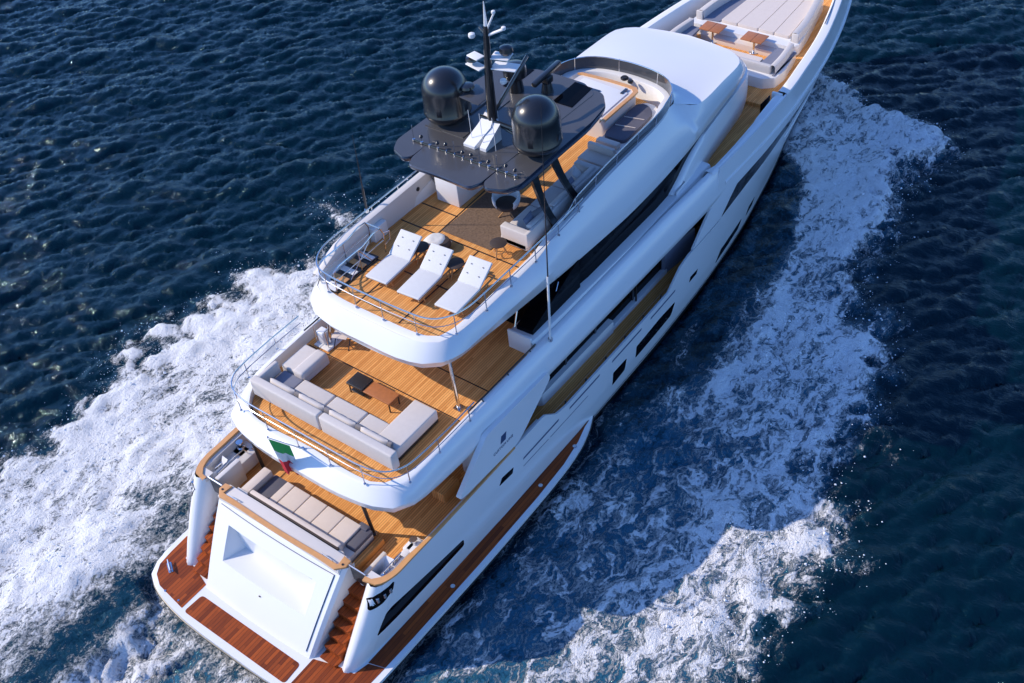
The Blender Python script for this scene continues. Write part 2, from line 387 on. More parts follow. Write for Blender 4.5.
# ================================================================ SWIM PLATFORM with side wings
b = B()
pl = [(-.22, 0), (-.22, 1.0), (-.17, 2.1), (-.05, 2.95), (.13, 3.6), (.33, 3.96), (.75, 4.18), (1.5, 4.26), (3, 4.3), (6, 4.36), (9, 4.36), (10.6, 4.3), (11.6, 4.16), (12.3, 3.95), (12.75, 3.76), (12.95, 3.6)]
full = [(p.x, p.y) for p in dense(mirror([(12.95, .0)][:0]+pl), .3)]
rim = full + [(11, 3.3), (11, -3.3)]
b.slab(rim, .34, .545, 'white', bevel=.05)
plat = b.done('swim_platform', yacht, ang=45)
b = B(); b.tube([(p[0], p[1], .40) for p in full], .035, 'rubber'); b.done('rubber_fender', plat)
b = B()
def tk(poly, z=.553, name='teak_panel', m='teakw', r=.06):
    bb = B(); bb.slab(rounded(poly, r), z-.02, z, m); return bb.done(name, plat)
tk([(.0, -2.08), (.68, -2.04), (.68, 2.04), (.0, 2.08)], r=.12)
for s in (1, -1):
    tk([(.04, s*2.22), (1.0, s*2.22), (1.22, s*2.95), (1.3, s*3.5), (1.75, s*3.62), (1.9, s*4.1), (1.2, s*4.06), (.72, s*4.0), (.42, s*3.8), (.2, s*3.4)], r=.03)
    out = [(1.915, 4.10), (3, 4.14), (6, 4.2), (9, 4.2), (10.5, 4.14), (11.5, 4.0), (12.2, 3.82), (12.5, 3.78)]; inn = [(12.4, 3.76), (12, 3.77), (8, 3.76), (5, 3.70), (2.5, 3.62), (1.77, 3.60)]
    tk([(a, s*c) for a, c in out+inn], name='side_teak', r=.02)
    for x in (9.4, 11.3, 5.0):
        bb = B(); bb.cyl((x, s*4.02, .565), .07, .03, 'steel', bevel=.01); bb.done('deck_fitting', plat)
# mooring cleat
def cleat(x, y, z, rz, parent, sc=1):
    bb = B()
    for k in (-.09, .09): bb.cyl((x+k*sc*math.cos(rz), y+k*sc*math.sin(rz), z+.05*sc), .028*sc, .1*sc, 'steel', seg=10)
    bb.tube([(x+k*sc*math.cos(rz), y+k*sc*math.sin(rz), z+.11*sc+(.015 if abs(k) > .15 else 0)) for k in (-.2, -.12, 0, .12, .2)], [.014*sc, .026*sc, .03*sc, .026*sc, .014*sc], 'steel')
    bb.box((x, y, z+.008), (.34*sc, .12*sc, .02), 'steel', .006, rz=rz)
    return bb.done('cleat', parent)
for s in (1, -1): cleat(.8, s*3.62, .555, R(60*s), plat, 1.15)
for x, y in ((.16, 2.5), (.16, 3.1)):
    bb = B(); bb.cyl((x, y, .56), .035, .02, 'steel', seg=12); bb.done('deck_fitting', plat)

# ================================================================ TRANSOM garage, stairs
def tx(y, z):  # x of the transom face
    t = (z-.55)/(3.1-.55); base = .86 + .10*(y/2.2)**2*.6; return base + 1.62*t + .18*t*t + .02*(1-t)
b = B()
ys = np.linspace(-2.28, 2.28, 25); zs = [.5, .56, .7, 1.0, 1.3, 1.6, 1.9, 2.2, 2.5, 2.8, 3.0]
hw = lambda z: 2.12+.33*(z-.55)/2.5
def tgrid(f0, f1, za): b.grid([[(tx(f*hw(z), z), f*hw(z), z) for f in np.linspace(f0, f1, 9)] for z in za], 'white')
tgrid(-1, -.9, zs); tgrid(.9, 1, zs); tgrid(-.9, .9, [.5, .56, .7, .78]); tgrid(-.9, .9, [2.74, 2.8, 3.0])
for s in (1, -1):   # side cheeks down to the stairs
    b.grid([[(tx(s*hw(z), z), s*hw(z), z), (tx(s*hw(z), z)+.12, s*(hw(z)+.1), z), (3.0, s*(hw(z)+.12), z)] for z in zs], 'white')
transom = b.done('transom', yacht, ang=40)
# garage door: raised panel with recess
b = B()
HI, LO, RU = .84, .40, .80
zv = lambda v: .72+v*2.08
def door(u, v, deep=False):   # u -1..1, v 0..1
    z = zv(v); y = u*(1.98+.27*v); x = tx(y, z)-.045
    if deep and abs(u) <= RU+1e-6:
        k = (HI-v)/(HI-LO); x = tx(y, zv(HI))-.045+.10-.03*k; y *= 1-.24*k/(RU*2.1)
    return (x, y, z)
us = sorted(list(np.linspace(-1, 1, 21))+[-RU, RU]); vv = sorted(list(np.linspace(0, 1, 12))+[HI, LO])
def strip(u0, u1, vs, deep=False): b.grid([[door(u, v, deep) for u in us if u0-1e-6 <= u <= u1+1e-6] for v in vs], 'white')
strip(-1, -RU, vv); strip(RU, 1, vv); strip(-RU, RU, [v for v in vv if v <= LO+1e-6]); strip(-RU, RU, [v for v in vv if v >= HI-1e-6])
mid_v = [v for v in vv if LO-1e-6 <= v <= HI+1e-6]; strip(-RU, RU, mid_v, True)
for v in (LO, HI): b.grid([[door(u, v) for u in us if abs(u) <= RU+1e-6], [door(u, v, True) for u in us if abs(u) <= RU+1e-6]], 'white')
for u in (-RU, RU): b.grid([[door(u, v) for v in mid_v], [door(u, v, True) for v in mid_v]], 'white')
edge = [door(u, 0) for u in us]+[door(1, v) for v in vv[1:]]+[door(u, 1) for u in us[::-1][1:]]+[door(-1, v) for v in vv[::-1][1:-1]]
b.grid([[p, (p[0]+.055, p[1], p[2])] for p in edge+[edge[0]]], 'white')
dr = b.done('garage_door', transom, ang=40)
b = B(); b.tube([(p[0]+.03, p[1]*1.004, p[2]) for p in edge], .012, 'ink', seg=6, closed=True); b.done('door_seal', transom)
b = B(); p = door(0, .30); b.cyl((p[0]-.01, 0, p[2]), .035, .03, 'dark', seg=10, mt=Matrix.Rotation(R(60), 4, 'Y')); b.done('door_lock', dr)
b = B(); q = door(-.68, .82, True); b.box((q[0]-.05, q[1], q[2]), (.06, .16, .05), 'ink', .01); b.done('light', dr)
# transom coaming and teak cap
b = B()
capO = [(2.50, 2.30), (2.52, 1.6), (2.50, .8), (2.49, 0)]; capI = [(2.66, 2.3), (2.66, 1.6), (2.64, .8), (2.63, 0)]
path = [(p.x, p.y) for p in dense(mirror(capO[::-1]), .2)]; pin = [(p.x, p.y) for p in dense(mirror(capI[::-1]), .2)]
n = min(len(path), len(pin))
b.slab(path + [(2.72, 2.52), (2.95, 2.5), (2.98, 2.24)] + pin[::-1] + [(2.98, -2.24), (2.95, -2.5), (2.72, -2.52)], 3.03, 3.085, 'teakc', bevel=.012)
b.done('teak_cap', transom)
b = B(); b.slab([(2.53, -2.4), (3.02, -2.4), (3.02, 2.4), (2.53, 2.4)], 2.1, 3.03, 'inner', bevel=.02)
b.slab([(2.98, -2.0), (3.16, -2.0), (3.16, 2.25), (2.98, 2.25)], 2.1, 2.86, 'inner', bevel=.02)
b.done('transom_coaming', transom)
b = B()
for s in (1, -1): b.tube([(2.66, s*2.1, 3.09), (2.66, s*2.1, 3.14), (2.68, s*1.7, 3.14), (2.68, s*1.7, 3.09)], .015, 'steel')
for s in (1, -1): b.cyl((2.74, s*2.4, 3.09), .035, .02, 'dark', seg=10)
b.done('cap_fitting', transom)
# registration lettering on starboard cheek
def text(body, size, mt, m, parent, name='lettering', ext=.003):
    c = bpy.data.curves.new(name, 'FONT'); c.body = body; c.size = size; c.extrude = ext; c.align_x = 'CENTER'; c.align_y = 'CENTER'; c.space_character = 1.1
    t = bpy.data.objects.new('tmp', c); COL.objects.link(t); dg = bpy.context.evaluated_depsgraph_get(); me = bpy.data.meshes.new_from_object(t.evaluated_get(dg))
    COL.objects.unlink(t); bpy.data.objects.remove(t); me.name = name; o = bpy.data.objects.new(name, me); COL.objects.link(o); me.materials.clear(); me.materials.append(MT[m]); o.matrix_world = mt
    o.parent = parent; return o

# stairs
for s in (1, -1):
    b = B(); n = 7
    for i in range(n):
        x0 = 1.14+i*.25; z0 = .40+i*.24
        b.slab([(x0, s*2.36), (3.3, s*2.44), (3.3, s*3.02), (x0, s*2.96)], z0-.2 if i else .45, z0+.215, 'teakw')
        y0, y1 = 2.37, 2.99
    st = b.done('stern_stairs', yacht)
    for i in range(n):
        x0 = 1.12+i*.25; z0 = .40+i*.24+.215
        b = B(); b.slab(rounded([(x0, s*2.40), (x0+.27, s*2.43), (x0+.27, s*2.98), (x0, s*2.94)], .03), z0, z0+.022, 'teakw'); b.done('tread', st)
    # gate at the top of the stairs
    b = B(); b.box((2.86, s*2.83, 2.72), (.05, .56, .62), 'dark', .01); b.tube([(2.84, s*2.54, 3.06), (2.84, s*3.14, 3.06)], .028, 'steel')
    b.done('stair_gate', st)

# ================================================================ MAIN DECK
b = B()
md = [(2.6, 0), (2.6, 2.3), (3.1, 2.35), (3.1, 3.2), (3.4, 3.55), (4, 3.7), (6, 3.76), (12, 3.78), (18, 3.76), (21.5, 3.6)]
poly = [(x, y) for x, y in mirror(md)]
b.slab(poly, 2.0, 2.11, 'teak')
deck = b.done('main_deck', yacht)
# cockpit dividers (white step coaming)
b = B()
b.box((3.4, 2.93, 2.55), (.9, .16, .9), 'inner', .03); b.box((3.75, 3.3, 2.45), (1.5, .7, .5), 'inner', .05)
b.done('mooring_locker', yacht)
b = B()
b.box((3.45, -2.70, 2.28), (1.05, .12, .34), 'inner', .03)
b.done('deck_coaming', deck)
# mooring gear
def capstan(x, y, z, parent):
    bb = B(); bb.lathe((x, y, z), [(.0, 0), (.13, 0), (.13, .04), (.085, .07), (.07, .16), (.1, .22), (.12, .24), (.11, .27), (0, .275)], 'steel', seg=18); return bb.done('capstan', parent)
capstan(4.35, 3.45, 2.7, yacht); capstan(4.45, -3.45, 2.98-.2, yacht)
b = B(); b.box((4.35, 3.4, 2.4), (.6, .5, .6), 'inner', .05); b.done('mooring_plinth', yacht); b = B(); b.box((3.7, -3.42, 2.78), (1.75, .22, .14), 'white', .06); b.box((4.4, -3.42, 2.78), (.5, .34, .14), 'white', .06)
b.box((3.8, -3.42, 2.4), (1.9, .3, .62), 'inner', .05)
b.done('mooring_plinth', yacht)
for x in (3.35, 3.75): cleat(x, -3.42, 2.85, 0, yacht, 1.1)
cleat(3.5, 3.42, 2.7, 0, yacht, 1.2)
b = B(); b.tube([(3.1, 3.1, 2.72), (3.15, 3.1, 2.95), (3.6, 3.1, 3.0), (4.2, 3.1, 2.98), (4.3, 3.1, 2.72)], .02, 'steel'); b.done('grab_rail', yacht)

# sunbed on the main deck, built in
sb = B(); sb.box((3.72, -.02, 2.3), (1.05, 4.0, .38), 'inner', .04); sunbed = sb.done('aft_sunbed', yacht)
edges = [1.32, 1.0, .33, -.35, -1.04, -1.68]
for a, c in zip(edges, edges[1:]):
    bb = B(); bb.box((3.74, (a+c)/2, 2.57), (.92, abs(a-c)-.022, .17), 'cushw', .03, seg=3); bb.done('cushion', sunbed)
bb = B(); bb.box((3.80, 1.60, 2.53), (.86, .5, .12), 'pad', .03); bb.done('cushion', sunbed)
bb = B(); bb.box((3.55, 2.06, 2.62), (1.25, .32, .34), 'cushw', .05); bb.done('armrest', sunbed)
bb = B(); bb.box((3.86, -1.86, 2.53), (.78, .34, .14), 'pad', .03); bb.box((4.22, -1.72, 2.55), (.2, .34, .2), 'pad', .04); bb.done('armrest', sunbed)
bb = B(); bb.box((3.13, -.02, 2.72), (.07, 3.62, .42), 'brown', .01); bb.box((3.22, -.02, 2.78), (.16, 3.56, .34), 'cushw', .05); bb.done('backrest', sunbed)
# pillars under the upper deck overhang
b = B(); b.tube([(4.43, -1.82, 2.11), (4.33, -1.72, 4.1)], .055, 'dark', seg=12); b.cyl((4.43, -1.82, 2.13), .1, .04, 'steel'); b.done('pillar', yacht)
b = B(); b.tube([(4.43, 2.75, 2.11), (4.33, 2.7, 4.1)], .055, 'dark', seg=12); b.done('pillar', yacht)
# step block beside sunbed
b = B(); b.box((3.7, -2.2, 2.22), (1.3, .22, .22), 'teak', .02); b.done('deck_step', yacht)
b = B(); b.box((6.75, -2.62, 2.3), (.72, .5, .38), 'teak', .015); b.done('teak_locker', yacht)
b = B(); b.slab(rounded([(7.6, -2.5), (9.0, -2.5), (9.0, -3.35), (7.9, -3.4)], .2), 2.11, 3.2, 'inner', bevel=.08); b.slab(rounded([(7.6, 2.5), (9.0, 2.5), (9.0, 3.35), (7.9, 3.4)], .2), 2.11, 3.2, 'inner', bevel=.08); b.done('side_fairing', yacht)
# main saloon: glass box with white frames
b = B()
b.slab([(9.2, -2.45), (9.2, 2.45), (10.6, 2.9), (19.2, 2.9), (22.2, 2.6), (24, 2.0), (24, -2.0), (22.2, -2.6), (19.2, -2.9), (10.6, -2.9)], 2.1, 4.1, 'glass')
ms = b.done('main_saloon', yacht)
for x in (10.9, 12.6, 14.3, 16.6, 18.5, 20.1):
    for s in (1, -1):
        bb = B(); bb.box((x, s*2.915, 3.1), (.10, .04, 1.98), 'dark', .01); bb.done('mullion', ms)
for s in (1, -1):
    bb = B(); bb.slab(rounded([(10.9, s*2.8), (15.1, s*2.8), (15.1, s*3.12), (11.1, s*3.06)], .05), 2.11, 2.60, 'white', bevel=.06); bb.done('side_sill', ms)
    bb = B(); bb.slab([(15.1, s*2.85), (18.6, s*2.85), (18.6, s*3.08), (15.1, s*3.08)], 2.11, 2.30, 'white', bevel=.03); bb.done('side_sill', ms)
    bb = B(); bb.slab([(18.4, s*2.6), (20.0, s*2.6), (20.2, s*3.25), (18.5, s*3.05)], 2.11, 3.1, 'blue', bevel=.03); bb.done('boarding_door', ms)  # white part; the slate blue paints its shade into the colour
    for px_ in (16.6,): bb = B(); bb.box((px_, s*3.05, 3.2), (.05, .05, 1.8), 'dark', .01); bb.done('post', ms)
# side rail on the low bulwark
for s in (1, -1):
    b = B(); b.tube([(x, s*(H(x, 2.4)-.36), 2.125) for x in np.arange(10.6, 18.4, .5)], .022, 'teakc')
    for x in np.arange(11.3, 18.0, 1.15): b.tube([(x, s*(H(x, 2.4)-.08), 2.52), (x, s*(H(x, 2.4)-.14), 2.13)], .03, 'dark', seg=6)
    b.done('side_rail', yacht)

# ================================================================ UPPER DECK
# outer fascia: paired lower / mid / upper lines
def interp_path(rows, step=.35):
    """rows: list of tuples of 3D points; resample every column with the same parameter"""
    cols = list(zip(*rows)); n = len(rows); out = []
    for i in range(n-1):
        k = max(1, int(max((Vector(c[i+1])-Vector(c[i])).length for c in cols)/step))
        for j in range(k):
            t = j/k; row = []
            for c in cols:
                p1, p2 = Vector(c[i]), Vector(c[i+1]); p0 = Vector(c[i-1]) if i else Vector((p2.x, -p2.y, p2.z)) if abs(p1.y) < 1e-6 else p1*2-p2; p3 = Vector(c[i+2]) if i+2 < n else p2*2-p1
                L = (p2-p1).length; m1 = (p2-p0)*.5; m2 = (p3-p1)*.5
                if m1.length > L: m1 = m1.normalized()*L
                if m2.length > L: m2 = m2.normalized()*L
                row.append(p1*(2*t**3-3*t*t+1)+m1*(t**3-2*t*t+t)+p2*(-2*t**3+3*t*t)+m2*(t**3-t*t))
            out.append(row)
    out.append([Vector(c[-1]) for c in cols]); return out
def mirror_rows(rows):
    neg = [[Vector((p.x, -p.y, p.z)) for p in r] for r in rows[::-1]][:-1]
    return neg+rows
U = []
lowx = [(3.86, 0), (3.87, 1.2), (3.93, 1.9), (4.06, 2.6), (4.3, 3.12), (4.8, 3.42), (5.6, 3.54), (7, 3.62), (8.5, 3.68)] + [(x, H(x, 4.2)-(0 if x < 20.6 else .03 if x < 22 else .08)) for x in (10, 12, 14, 16, 18, 20, 21.4, 22.6)]
for i, (x, y) in enumerate(lowx):
    ztop = CAPZ(x)
    if x < 5.6:
        tx_, ty_ = [(4.24, 0), (4.25, 1.2), (4.29, 1.85), (4.38, 2.45), (4.58, 2.85), (4.95, 3.12), ][i] if i < 6 else (x, 0)
    else:
        tx_, ty_ = x, (3.28 if x < 7 else H(x, min(ztop, 5.6))-.12) if x < 9 else H(x, ztop)-.06
    if 5.5 < x < 9: ty_ = np.interp(x, [5.5, 8.9], [3.28, 3.34])
    if x >= 9: ty_ = np.interp(x, [9, 14, 18, 20.5, 22.6], [3.36, 3.42, 3.48, 3.60, 3.62])
    mid = (x-.05, y+.05, 4.42) if x < 5 else (x, y+.04, 4.45)
    inn_top = (tx_+.16, ty_-(.16 if y > 1.9 else 0), ztop) if x < 5 else (x, ty_-.13, ztop)
    if x < 5: inn_top = (tx_+.2*(1-min(1, y/3.4))+.02, max(ty_-.2*min(1, y/3), 0) if y > 0 else 0, ztop)
    inn_bot = (inn_top[0]+.01, inn_top[1]-.01 if inn_top[1] > 0 else 0, 4.58)
    bot = (x+.3 if x < 5 else x, max(y-.4, 0) if y > 0 else 0, 4.08)
    U.append((bot, (x+.03, max(y-.05, 0) if y > 0 else 0, 4.09), (x, y, 4.16), mid, (tx_-.05 if x < 5 else tx_, ty_+.05 if y > 0 else 0, ztop-.04), (tx_, ty_, ztop), inn_top, inn_bot))
b = B(); b.grid(mirror_rows(interp_path(U)), 'white'); ub = b.done('upper_bulwark', yacht, ang=50)
# underside and deck of upper deck
b = B(); und = [(4.1, 0), (4.15, 1.9), (4.3, 2.6), (4.6, 3.0), (5.2, 3.3), (7, 3.45), (10, 3.5), (20, 3.6), (24, 3.5), (26, 3.3)]
b.slab(mirror(und), 4.085, 4.5, 'inner'); b.done('deck_soffit', yacht)
b = B(); ud = [(4.42, 0), (4.44, 1.6), (4.55, 2.3), (4.78, 2.75), (5.2, 3.05), (6, 3.18), (8, 3.24), (12, 3.3), (20, 3.4), (24, 3.5), (26.5, 3.45)]
b.slab(mirror(ud), 4.5, 4.605, 'teak'); udeck = b.done('upper_deck', yacht)
b = B(); bd = [(26.0, 0), (26.0, 3.3), (28, 3.2), (30, 2.92), (32, 2.5), (34, 1.95), (36, 1.3), (37.6, .6)]
b.slab(mirror(bd), 4.4, 4.752, 'teak'); b.done('bow_deck', yacht)
# decorative joints in the teak
def joints(name, parent, segs, z, w=.035):
    bb = B()
    for (x0, y0), (x1, y1) in segs:
        d = Vector((x1-x0, y1-y0)).normalized()*w/2; nrm = Vector((-d.y, d.x))
        bb.slab([(x0+nrm.x, y0+nrm.y), (x1+nrm.x, y1+nrm.y), (x1-nrm.x, y1-nrm.y), (x0-nrm.x, y0-nrm.y)], z-.002, z+.004, 'caulk')
    return bb.done(name, parent)
joints('deck_joint', udeck, [((7.55, -3.1), (7.55, 3.1)), ((4.75, -1.6), (4.75, 1.6)), ((8.9, -3.1), (8.9, 3.1))], 4.607)
# wing panels (buttresses) amidships joining upper bulwark and hull
b = B(); pw = rounded([(6.05, 3.28), (6.35, 3.2), (8.75, 3.07), (9.05, 3.2), (10.6, 4.2), (10.55, 4.5), (7.55, 4.55)], .12)
wy = lambda x, z: 3.80+.02*(4.2-z)-.02

for s in (1, -1):
    b = B(); panel(b, pw, 'white', off=.05, thick=.16, yf=wy, sx=.5, sides=(s,)); wg = b.done('wing_panel', yacht, ang=40)
    b = B(); panel(b, [(8.05, 3.72), (8.12, 3.98), (8.36, 3.98), (8.29, 3.72)], 'ink', off=.058, thick=.01, yf=wy, sx=9, sides=(s,)); b.done('emblem', wg)
    xa = Vector((-s*1, 0, 0)) if s == 1 else Vector((1, 0, 0)); n = Vector((0, s, 0)); za = n.cross(xa)
    mt = Matrix(((xa.x, za.x, n.x, 8.15), (xa.y, za.y, n.y, s*(wy(8, 3.6)+.057)), (xa.z, za.z, n.z, 3.58), (0, 0, 0, 1)))
    text('CUSTOM LINE', .135, mt, 'ink', wg)
    for k, zz in enumerate((2.62, 2.52, 2.42)):
        pass
# upper deck railing
def railing(name, parent, path, zt, base, mids, r=.022, post_step=1.3, postz=None, m='steel'):
    P = [Vector((p.x, p.y, zt if not callable(zt) else zt(p.x))) for p in dense(path, .12)]
    bb = B(); bb.tube(P, r, m, seg=8)
    for mz in mids: bb.tube([p-Vector((0, 0, mz)) for p in P], r*.6, m, seg=6)
    o = bb.done(name, parent); L = 0; nxt = .25
    for a, c in zip(P, P[1:]):
        L += (c-a).length
        if L >= nxt:
            nxt += post_step; q = B(); zb = base(c.x) if callable(base) else base
            q.tube([c, Vector((c.x, c.y, zb))], r*.75, m, seg=6); q.cyl((c.x, c.y, zb+.01), .04, .03, m, seg=8); q.done('stanchion', o)
    return o
rl = [(7.7, 3.4), (6.5, 3.4), (5.5, 3.36), (4.95, 3.28), (4.58, 3.05), (4.38, 2.7), (4.28, 2.1), (4.27, 1.2), (4.27, 0)]
railing('railing', yacht, mirror(rl[::-1]), 5.55, lambda x: CAPZ(x) if x > 4.9 else 4.78, [.28], post_step=1.25)
# black handrail along starboard and port upper bulwark
for s in (1, -1):
    b = B(); b.tube([(x, s*(3.22 if x > 8 else 3.2), 5.12+.0*x) for x in np.arange(7.6, 10.8, .4)], .025, 'dark')
    for x in (8.2, 9.4, 10.5): b.tube([(x, s*3.22, 5.12), (x, s*3.3, 5.03)], .02, 'dark', seg=6)
    b.done('handrail', yacht)
# pillars upper deck
for s in (1, -1):
    b = B(); b.tube([(7.94, s*2.53, 4.61), (8.05, s*2.36, 6.3)], .055, 'steel', seg=14); b.box((7.94, s*2.53, 4.62), (.26, .26, .04), 'steel', .01); b.done('pillar', yacht)

# upper saloon
b = B()
gl = [(11.6, 2.5), (12.2, 2.8), (14, 2.95), (18, 2.97), (19.5, 2.9), (22, 2.62), (24, 2.4), (25.2, 1.9), (25.6, 1.0), (25.7, 0)]
b.slab(mirror(gl[::-1])[::-1], 4.6, 6.35, 'glass'); us = b.done('upper_saloon', yacht)
for s in (1, -1):
    # white sill with rounded end
    rows = []
    for x in np.arange(10.75, 21.2, .4):
        t = min(1, max(0, (x-10.75)/2)); zt = 5.2+.02*t; yo = np.interp(x, [10.7, 12, 16, 20.6], [3.12, 3.2, 3.28, 3.22])
        rows.append([(x, s*(yo+.04), 4.6), (x, s*(yo+.05), zt-.12), (x, s*(yo-.0), zt-.02), (x, s*(yo-.1), zt), (x, s*(yo-.2), zt+.0), (x, s*(yo-.45), zt+.03), (x, s*2.3, zt+.04)])
    bb = B(); bb.grid(rows, 'white'); bb.box((10.77, s*2.68, 4.95), (.1, .86, .72), 'white', .04)
    bb.slab([(10.8, s*3.0), (20.4, s*3.0), (20.6, s*3.5), (18, s*3.4), (10.8, s*3.3)], 4.6, 5.06, 'white')
    bb.done('side_sill', us, ang=50)
    bb = B(); bb.slab([(10.95, s*2.45), (11.0, s*3.0), (13.5, s*3.0), (13.5, s*2.4)], 5.22, lambda x, y: np.interp(x, [11, 12.3, 13.5], [5.38, 6.0, 6.3]), 'glass'); bb.done('side_window', us)
    bb = B(); bb.tube([(10.9, s*2.42, 5.35), (11.35, s*2.36, 6.28)], .025, 'steel', seg=6); bb.tube([(12.0, s*2.98, 5.4), (12.55, s*2.9, 6.1)], .02, 'steel', seg=6); bb.done('window_frame', us)
    # forward lounge wall: rounded, from the sill to the bow
    rows = []
    lb = [(19.0, 3.10, 3.06), (20.3, 3.0, 2.94), (21.4, 2.84, 2.78), (22.4, 2.68, 2.66), (23.4, 2.56, 2.56), (24.5, 2.42, 2.46), (25.3, 2.3, 2.34), (25.9, 2.1, 2.14), (26.4, 1.75, 1.7), (26.7, 1.2, 1.15), (26.8, 0, 0)]
    for x, yb, yt in lb:
        zt = np.interp(x, [19.0, 20.3, 21.4, 25, 27], [5.24, 5.8, 6.0, 6.12, 6.12]); bx = x+(.0 if x < 25 else .0)
        rows.append([(bx, s*(yb-.04), 4.6), (bx, s*(yb+.05), 5.0), (bx, s*(yb+.06), 5.35), (bx-.02, s*((yb+yt)/2+.03 if yb else 0), zt-.15), (bx-.06, s*yt, zt), (bx-.12, s*max(yt-.1, 0), zt+.01), (bx-.3, s*max(yt-.35, 0), zt+.0)])
    bb = B(); bb.grid(interp_path([[tuple(p) for p in r] for r in rows], .3), 'white'); bb.done('lounge_wall', us, ang=60)
# forward stepped bulwark (inner face and cap) beside the side passage
for s in (1, -1):
    b = B(); rows = []
    for x in np.arange(20.6, 25.71, .3):
        zt = CAPZ(x) + (0 if x < 24.6 else 0); y = H(x, zt)
        yi = np.interp(x, [20.6, 21.2, 22.2, 24, 24.2, 25.7], [3.3, 3.5, 3.48, 3.44, 3.4, 3.36])
        rows.append([(x, s*(y-.01), zt-.06), (x, s*(y-.08), zt+.02), (x, s*(yi+.1), zt+.03), (x, s*yi, zt-.02), (x, s*(yi-.05), 4.6)])
    b.grid(rows, 'white'); b.done('passage_bulwark', yacht, ang=45)
    b = B(); b.box((25.75, s*3.42, 5.2), (.12, .4, .8), 'white', .03); b.box((25.35, s*3.16, 5.15), (.7, .05, .6), 'glass', .01); b.done('boarding_gate', yacht)

# ================================================================ FLYBRIDGE
FR = [((7.25, 0, 6.3), (7.15, 0, 6.6), (7.55, 0, 7.1)), ((7.27, 1.2, 6.3), (7.17, 1.25, 6.6), (7.56, 1.2, 7.1)), ((7.42, 1.9, 6.3), (7.32, 2.05, 6.65), (7.65, 1.9, 7.12)),
      ((7.74, 2.33, 6.3), (7.62, 2.52, 6.7), (7.86, 2.3, 7.15)), ((8.3, 2.56, 6.3), (8.2, 2.78, 6.7), (8.4, 2.54, 7.2)), ((9.1, 2.64, 6.3), (9.1, 2.86, 6.75), (9.1, 2.62, 7.22)),
      ((10, 2.72, 6.28), (10, 2.92, 6.8), (10, 2.66, 7.25)), ((12, 2.88, 6.25), (12, 3.0, 6.8), (12, 2.66, 7.3)), ((13, 2.95, 6.22), (13, 3.0, 6.8), (13, 2.6, 7.5)),
      ((16, 3.1, 6.2), (16, 3.06, 6.6), (16, 2.52, 7.66)), ((18, 3.08, 6.2), (18, 3.04, 6.6), (18, 2.47, 7.68)), ((19.5, 3.0, 6.2), (19.5, 2.98, 6.6), (19.5, 2.35, 7.66)),
      ((20.5, 2.92, 6.2), (20.5, 2.92, 6.65), (20.5, 2.12, 7.62)), ((21.2, 2.85, 6.22), (21.2, 2.9, 6.75), (21.2, 2.66, 7.38)), ((23, 2.66, 6.25), (23, 2.82, 6.85), (23, 2.66, 7.36)),
      ((24.35, 2.5, 6.28), (24.4, 2.72, 6.85), (24.3, 2.56, 7.33)), ((25.1, 2.15, 6.3), (25.15, 2.3, 6.85), (24.85, 2.05, 7.3)), ((25.45, 1.2, 6.3), (25.55, 1.2, 6.85), (25.1, 1.15, 7.3)), ((25.55, 0, 6.3), (25.65, 0, 6.85), (25.2, 0, 7.32))]
rows = []
for lo, mi_, hi in FR:
    lo, mi_, hi = Vector(lo), Vector(mi_), Vector(hi)
    c = Vector((max(9.0, min(lo.x, 24.0)), 0, 0)); d = Vector((c.x-lo.x, -lo.y, 0)); d = d.normalized() if d.length > 0 else Vector((1, 0, 0))
    inn = lo+d*.35; inn.z = lo.z-.0
    if abs(lo.y) < 1e-6: inn.y = 0
    sh = (mi_*.45+hi*.55)+Vector((-d.x, -d.y, 0))*.05; sh.y = 0 if abs(lo.y) < 1e-6 else sh.y
    rows.append((tuple(inn), tuple(lo+d*.04*(1 if lo.y else 0)), tuple(lo+Vector((0, 0, .08))), tuple(mi_), tuple(sh), tuple(hi)))
R2 = mirror_rows(interp_path(rows, .3))
b = B(); b.grid(R2, 'white'); fly = b.done('flybridge_fascia', yacht, ang=35)
# roof forward of the coaming
b = B()
T = [r[-1] for r in interp_path(rows, .3)]
front = [p for p in T if p.x >= 21.19]
def roofz(x, y): return 7.36+.26*max(0, min(1, (24.6-x)/3.4))*(1-(y/2.9)**2)
xs_ = sorted(set([round(p.x, 3) for p in front if p.y > .02])); rr = []
for i, p in enumerate(front):
    rr.append([(p.x, p.y*t, max(p.z, 0)+(roofz(p.x, p.y*t)-7.36)*(1-abs(t)**4)) for t in np.linspace(-1, 1, 41)])
b.grid(rr, 'white')
arc = [(20.35, 2.15), (20.75, 2.02), (21.1, 1.65), (21.33, 1.1), (21.42, .5), (21.45, 0)]
first = rr[0]
def backpt(p):
    y = abs(p[1])
    if y < 2.12: return (np.interp(y, [0, .5, 1.1, 1.65, 2.02, 2.12], [21.45, 21.42, 21.33, 21.1, 20.75, 20.5]), p[1], 7.66)
    return (np.interp(y, [2.12, 2.66], [20.5, 21.2]), p[1], np.interp(y, [2.12, 2.66], [7.62, 7.38]))
b.grid([[backpt(p) for p in first], first], 'white')
roof = b.done('forward_roof', yacht, ang=30, )
b = B(); b.slab([(7.5, -1.9), (7.5, 1.9), (8.3, 2.4), (10, 2.55), (14, 2.7), (20, 2.75), (24, 2.4), (25.2, 1.6), (25.2, -1.6), (24, -2.4), (20, -2.75), (14, -2.7), (10, -2.55), (8.3, -2.4)], 6.29, 6.6, 'inner'); b.done('deck_soffit', fly)
